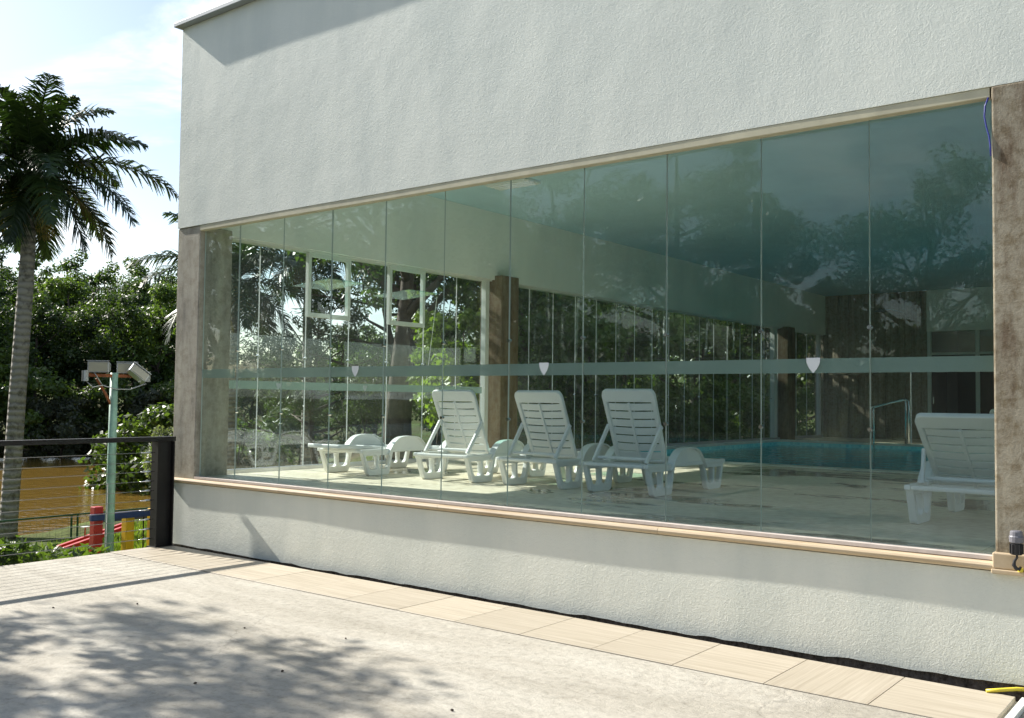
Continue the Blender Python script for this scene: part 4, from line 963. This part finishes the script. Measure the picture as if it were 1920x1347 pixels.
# far bank of the lake
def bank(u, v): return uv(u, v, 0)[:2]
r_ = random.Random(5)
for i, v in enumerate(np.arange(-30, 7, 3.1)):
    x, y = bank(60+r_.uniform(-1, 1.5), v+r_.uniform(-.6, .6)); tree(['round_b', 'round_b', 'round_a'][i % 3], x, y, r_.uniform(1.0, 1.2), 'dense green tree in the front row on the far bank of the lake', 'front row of trees on the far lake bank')
for i, v in enumerate(np.arange(-30, 7.5, 4.0)):
    x, y = bank(67+r_.uniform(-2, 2), v+r_.uniform(-1, 1)); tree(['round_b', 'round_a', 'spread'][i % 3], x, y, r_.uniform(1.15, 1.32), 'taller dense tree in the rear row on the far lake bank', 'rear row of trees on the far lake bank')
for i, v in enumerate([-14, -6.0, -3.4, -1.0, 1.2, 3.2]):
    x, y = bank(74+r_.uniform(-2, 3), v); tree('tall', x, y, r_.uniform(0.98, 1.12), 'slender tall tree rising above the far bank trees', 'tall trees above the far bank')
for i, v in enumerate(np.arange(-24, 7, 2.3)):
    x, y = bank(56.5+r_.uniform(-.6, .6), v); tree(['shrub_grey', 'shrub'][i % 2], x, y, r_.uniform(1.3, 1.8), 'grey green shrub overhanging the far edge of the lake', 'shrubs at the far water edge', 'shrub', 'shrub')
tree('shrub_grey', -18.9, 12.1, 0.38, 'pale leafed shrub beside the railing post on the near shore', None, 'shrub', 'shrub', zs=1.5)
# garden seen through bay one of the side glass
tree('spread', -14.0, 13.9, 1.0, 'dark trunked spreading tree close behind the pivot windows', None)
tree('spread', -16.6, 16.9, 0.95, 'second dark trunked tree just right of the pivot windows', None)
tree('bright', -11.4, 13.1, 1.0, 'small bright yellow green tree left of the brown concrete column', None)
tree('loose', -21.6, 18.3, 0.95, 'loose airy conifer beside the slender palm in the garden', None)
tree('loose', -19.0, 18.8, 1.05, 'feathery conifer behind the left pivot window', None)
for (x, y, k, s) in [(-31, 19.5, 'shrub', 1.7), (-29.5, 21.5, 'shrub', 1.5), (-29, 24, 'round_b', 0.50), (-27, 26, 'round_a', 0.55), (-26, 28.5, 'round_b', 0.6), (-24, 30, 'round_a', .62), (-22, 31.5, 'round_b', .65), (-20.5, 33, 'round_a', .65)]:
    tree(k, x, y, s, 'leafy tree at the back of the garden lawn', 'trees behind the garden lawn')
for (x, y, k, s) in [(-37, 35, 'round_b', .85), (-34, 37, 'round_a', .9), (-30, 38, 'round_b', 1.0), (-43, 30, 'round_a', .55), (-46, 28, 'round_b', .5), (-50, 37.5, 'round_b', .72), (-46.5, 39, 'round_a', .74), (-53, 34.5, 'round_b', .70), (-44, 41, 'round_a', .78), (-49, 33.5, 'round_a', .62), (-26, 40, 'round_a', 1.05), (-22, 43, 'spread', 1.1)]:
    tree(k, x, y, s, 'tall tree in the woods behind the garden', 'trees of the woods behind the garden')
# row outside bay two
for i, (x, y, k, s) in enumerate([(-13.2, 17.2, 'round_a', .72), (-13.6, 20.0, 'round_a', .8), (-14.2, 23.0, 'round_a', .85), (-13.4, 26.2, 'round_a', .85), (-14.4, 29.5, 'round_b', .9), (-13.6, 33, 'round_a', .95), (-15, 37, 'round_b', 1.0), (-14, 42, 'round_a', 1.1)]):
    tree(k, x, y, s, 'dense dark tree close outside the far side windows', 'trees outside the far side windows')
for i, (x, y, s) in enumerate([(-11.6, 15.2, .8), (-11.5, 17.2, .85), (-11.6, 19.2, .8), (-11.5, 21.2, .85), (-11.5, 23.4, .9), (-11.6, 25.6, .85), (-11.6, 28, .9)]):
    tree('shrub', x, y, s, 'low leafy shrub under the far side windows', 'shrubs under the far side windows', 'shrub', 'shrub')
# trees behind the viewer: they shade the terrace and show in the glass
for (x, y, k, s, zs) in [(-7.3, -14.2, 'spread', .88, 1.0), (-10.6, -13.0, 'round_b', .62, 1), (-13.4, -12.8, 'pine', 1.12, 1.0), (-16.2, -11.0, 'spread', 1.1, 1.0), (-19.0, -9.5, 'round_a', 1.0, 1), (-22.5, -7.0, 'round_b', 1.0, 1), (-4.3, -15.2, 'round_a', .66, 1), (-0.5, -16, 'round_b', .6, 1), (3.5, -16, 'round_a', .7, 1), (8, -15, 'round_b', .8, 1), (-27, -4, 'round_a', .95, 1), (-13.0, -18, 'round_b', 1.1, 1), (-21, -14, 'round_b', 1.15, 1)]:
    tree(k, x, y, s, 'tall garden tree seen mirrored in the front glass', 'trees mirrored in the front glass', zs=zs)
for i_, xx in enumerate(np.arange(-34, 13, 2.6)):
    tree(['shrub', 'shrub_grey'][i_ % 3 == 1], xx, -19.5 + (i_*37 % 10)*.15 + max(0, -12-xx)*.45, 1.5 + (i_*53 % 10)*.04, 'broad shrub in the garden bed seen mirrored in the glass', 'shrubs mirrored in the front glass', 'shrub', 'shrub')
tree('spread', -16.6, 0.35, 0.95, 'tree off the terrace that dapples the cement floor with shade', None, rot=3.589)
tree('spread', -12.3, 0.75, 0.90, 'leaning tree beside the terrace casting the shadow nearest the railing', None, rot=5.488)

# palms
def palm_meshes(seed, trunk_h, rt, flen, nf):
    rs = np.random.RandomState(seed); rnd_ = random.Random(seed)
    tr_ = MB().tube([(0, 0, -0.2), (0.02, 0, 0.3), (0.05, 0.02, trunk_h*.4), (0.10, 0.03, trunk_h*.75), (0.12, 0.03, trunk_h)], [rt*1.25, rt*1.08, rt, rt*.92, rt*.72], 16)
    top = Vector((0.12, 0.03, trunk_h))
    sh_ = MB().tube([top+Vector((0, 0, -0.02)), top+Vector((0, 0, 0.35)), top+Vector((0, 0, 0.75)), top+Vector((0, 0, 1.0))], [rt*.74, rt*.85, rt*.55, rt*.2], 12)
    fr = []
    for i in range(nf):
        az = i*2.399 + rnd_.uniform(-.2, .2); f = i/(nf-1)
        el = R(80 - 118*f + rnd_.uniform(-8, 8)); ln = flen*rnd_.uniform(0.85, 1.08)*(0.8 + 0.3*math.sin(math.pi*f))
        fr.append((az, el, ln))
    meshes = []
    for (az, el, ln) in fr:
        p = top + Vector((0, 0, 0.55)); n = 22; step = ln/n; pts = []; e = el
        for i in range(n+1):
            pts.append(p.copy()); d = Vector((math.cos(az)*math.cos(e), math.sin(az)*math.cos(e), math.sin(e))); p = p + d*step
            e -= (0.028 + 0.055*(i/n)) * (1.0 if e > -1.2 else 0.1)
        mb = MB().tube(pts, [0.028*(1-0.9*i/n)+0.003 for i in range(n+1)], 5)
        V = []; Fq = []; t_ = []
        for j in range(78):
            f = 0.10 + 0.90*j/77; q = f*n; i = min(n-1, int(q)); c_ = pts[i].lerp(pts[i+1], q-i); tg = (pts[i+1]-pts[i]).normalized()
            side = tg.cross(Vector((0, 0, 1))); side = side.normalized() if side.length > .05 else Vector((math.sin(az), -math.cos(az), 0))
            up = side.cross(tg).normalized()
            L_ = flen*0.26*(math.sin(math.pi*min(1, 0.18+f*0.80))**0.7)*rnd_.uniform(.85, 1.1)
            for s in (-1, 1):
                up_a = rnd_.uniform(-.25, .75)
                d = (side*s*1.0 + tg*(0.55+0.5*f) + up*up_a).normalized(); w = tg*0.027
                m1 = c_ + d*L_*.5 - Vector((0, 0, 0.04*L_)); m2 = c_ + d*L_*0.92 - Vector((0, 0, rnd_.uniform(0.18, .55)*L_))
                b0 = len(V); V += [c_-w*.6, c_+w*.6, m1+w, m1-w, m2+w*.2, m2-w*.2]; Fq += [(b0, b0+1, b0+2, b0+3), (b0+3, b0+2, b0+4, b0+5)]; v_ = rnd_.random(); t_ += [v_, v_]
        b0 = len(mb.v); VV = np.array(mb.v + [tuple(v) for v in V])
        quads = [f for f in mb.f if len(f) == 4] + [tuple(i+b0 for i in f) for f in Fq]
        at = [0.3]*len([f for f in mb.f if len(f) == 4]) + t_
        dry = el < R(-32)
        meshes.append(npmesh('frond', VV, np.array(quads), M_palm_dry if dry and rnd_.random() < .5 else M_palm, at))
    # hanging fruit stalks under the crown
    cs = []
    for k in range(3):
        az = rnd_.uniform(0, 6.28)
        for q in range(7): cs.append((top.x+math.cos(az)*(0.25+.03*q), top.y+math.sin(az)*(0.25+.03*q), trunk_h-0.05-0.13*q))
    V, Fq, t_ = leaves(cs, [0.22]*len(cs), 40, 0.14, 0.25, rs, 0.0, droop=2.0)
    return tr_.mesh('palm_trunk', M_ptrunk, smooth=True), sh_.mesh('crownshaft', simple('crownshaft_green', (0.10, 0.14, 0.04), 0.5), smooth=True), meshes, npmesh('seed_stalks', V, Fq, M_palm_dry, t_)
def palm(x, y, z, pmz, label, rz=0, s=1.0, zrel=None):
    t = empty('palm_tree', (x, y, z), rz); t.scale = (s, s, s); tag(t, label, 'palm')
    inst(pmz[0], 'trunk', t); inst(pmz[1], 'crownshaft', t); inst(pmz[3], 'seed_stalks', t)
    for f in pmz[2]: inst(f, 'frond', t)
    return t
PA = palm_meshes(24, 7.0, 0.16, 2.55, 32)
PB = palm_meshes(22, 7.9, 0.17, 3.0, 22)
pm1 = palm(-20.0, 9.12, float(ground_z(-20, 9.3)), PA, 'tall ringed-trunk palm at the left edge above the railing', 0.4); pm1.rotation_euler.x = R(-1.6)
palm(-24.0, 17.2, float(ground_z(-24, 17.2)), PB, 'slender palm rising behind the corner column', 1.2)
palm(-25.5, 21.4, float(ground_z(-25.5, 21.4)), PB, 'second palm in the garden left of the pivot windows', 3.0, 1.02)

# hedge at the terrace edge
rs = np.random.RandomState(31); cs = []
for y in np.arange(-2.5, 5.75, 0.20):
    for x in np.arange(-10.9, -9.75, 0.22):
        top_ = 0.10 - 0.22*max(0, y-4.4) + 0.10*math.sin(y*2.1) + 0.06*math.sin(x*7+y*3)
        cs.append((x+rs.uniform(-.08, .08), y+rs.uniform(-.08, .08), top_-rs.uniform(0, .15)))
        cs.append((x+rs.uniform(-.08, .08), y+rs.uniform(-.08, .08), top_-rs.uniform(.25, .7)))
V, Fq, t_ = leaves(cs, [0.20]*len(cs), 45, 0.16, 0.26, rs, 0.2)
hedge = empty('hedge', (-10.3, 1.4, -0.95)); tag(hedge, 'low feathery green hedge below the terrace railing', 'hedge')
hc = inst(npmesh('foliage', V - np.array([-10.3, 1.4, -0.95]), Fq, M_leaf_a, t_), 'foliage', hedge)
sb = MB()
for y in np.arange(-2.4, 5.2, 0.5): sb.tube([(0.1*math.sin(y*9), y-1.4, -0.1), (0.1, y-1.4+.1, 0.5)], 0.02, 5)
stm = sb.build('stems', M_bark, hedge); stm['kind'] = 'stuff'
# grass tufts around the playground
n = 26000; gxx = rs.uniform(-17.8, -10.5, n); gyy = rs.uniform(4.5, 13, n); gzz = ground_z(gxx, gyy)
hgt = rs.uniform(0.05, 0.14, n); az = rs.uniform(0, 6.28, n); dxy = np.stack([np.cos(az), np.sin(az)], 1)*0.012; ln_ = rs.normal(0, .03, (n, 2))
V = np.zeros((n, 4, 3)); V[:, 0] = np.stack([gxx-dxy[:, 0], gyy-dxy[:, 1], gzz-.01], 1); V[:, 1] = np.stack([gxx+dxy[:, 0], gyy+dxy[:, 1], gzz-.01], 1)
V[:, 2] = np.stack([gxx+ln_[:, 0]+.003, gyy+ln_[:, 1], gzz+hgt], 1); V[:, 3] = np.stack([gxx+ln_[:, 0]-.003, gyy+ln_[:, 1], gzz+hgt], 1)
tag(inst(npmesh('grass', V.reshape(-1, 3), np.arange(n*4).reshape(n, 4), M_leaf_c, rs.uniform(0, 1, n)), 'grass'), 'bright green grass around the play frame', 'grass', None, 'stuff')

# ------------------------------------------------------------------ white plastic chairs on the garden lawn
def chair_meshes():
    P = {}
    P['seat'] = MB().box(-0.22, 0.22, -0.22, 0.22, 0.42, 0.445).mesh('seat', M_plastic, bevel=0.01)
    ou = rounded([(-0.22, 0.0), (0.22, 0.0), (0.24, 0.34), (-0.24, 0.34)], [0.02, 0.02, 0.12, 0.12])
    hs = [rounded([(x-0.02, 0.06), (x+0.02, 0.06), (x+0.02, 0.25), (x-0.02, 0.25)], 0.018) for x in (-0.14, -0.07, 0, 0.07, 0.14)]
    T = Matrix.Translation((0, 0.20, 0.46)) @ Matrix.Rotation(R(75), 4, 'X'); P['backrest'] = plate(ou, hs, 0.010, 0.003, T, M_plastic, 'backrest')
    P['legs'] = [MB().tube([(sx*0.20, sy*0.19, 0.42), (sx*0.25, sy*0.25, 0.0)], [0.028, 0.02], 6).mesh('leg', M_plastic) for sx in (-1, 1) for sy in (-1, 1)]
    P['arms'] = [MB().tube([(sx*0.23, 0.24, 0.66), (sx*0.27, 0.0, 0.66), (sx*0.27, -0.20, 0.64), (sx*0.25, -0.22, 0.44)], 0.022, 6).mesh('arm', M_plastic, smooth=True) for sx in (-1, 1)]
    return P
CP = chair_meshes()
for i, (x, y, rz) in enumerate([(-22.9, 20.7, 1.0), (-22.1, 21.6, 2.2), (-23.9, 17.9, 0.5), (-24.8, 18.6, 2.0), (-25.6, 17.6, 3.4), (-23.2, 18.9, 4.2)]):
    t = empty('garden_chair', (x, y, float(ground_z(x, y))-0.005), rz); tag(t, 'white plastic armchair standing out on the garden lawn', 'chair', 'white chairs on the lawn')
    inst(CP['seat'], 'seat', t); inst(CP['backrest'], 'backrest', t)
    for me in CP['legs']: inst(me, 'leg', t)
    for me in CP['arms']: inst(me, 'armrest', t)
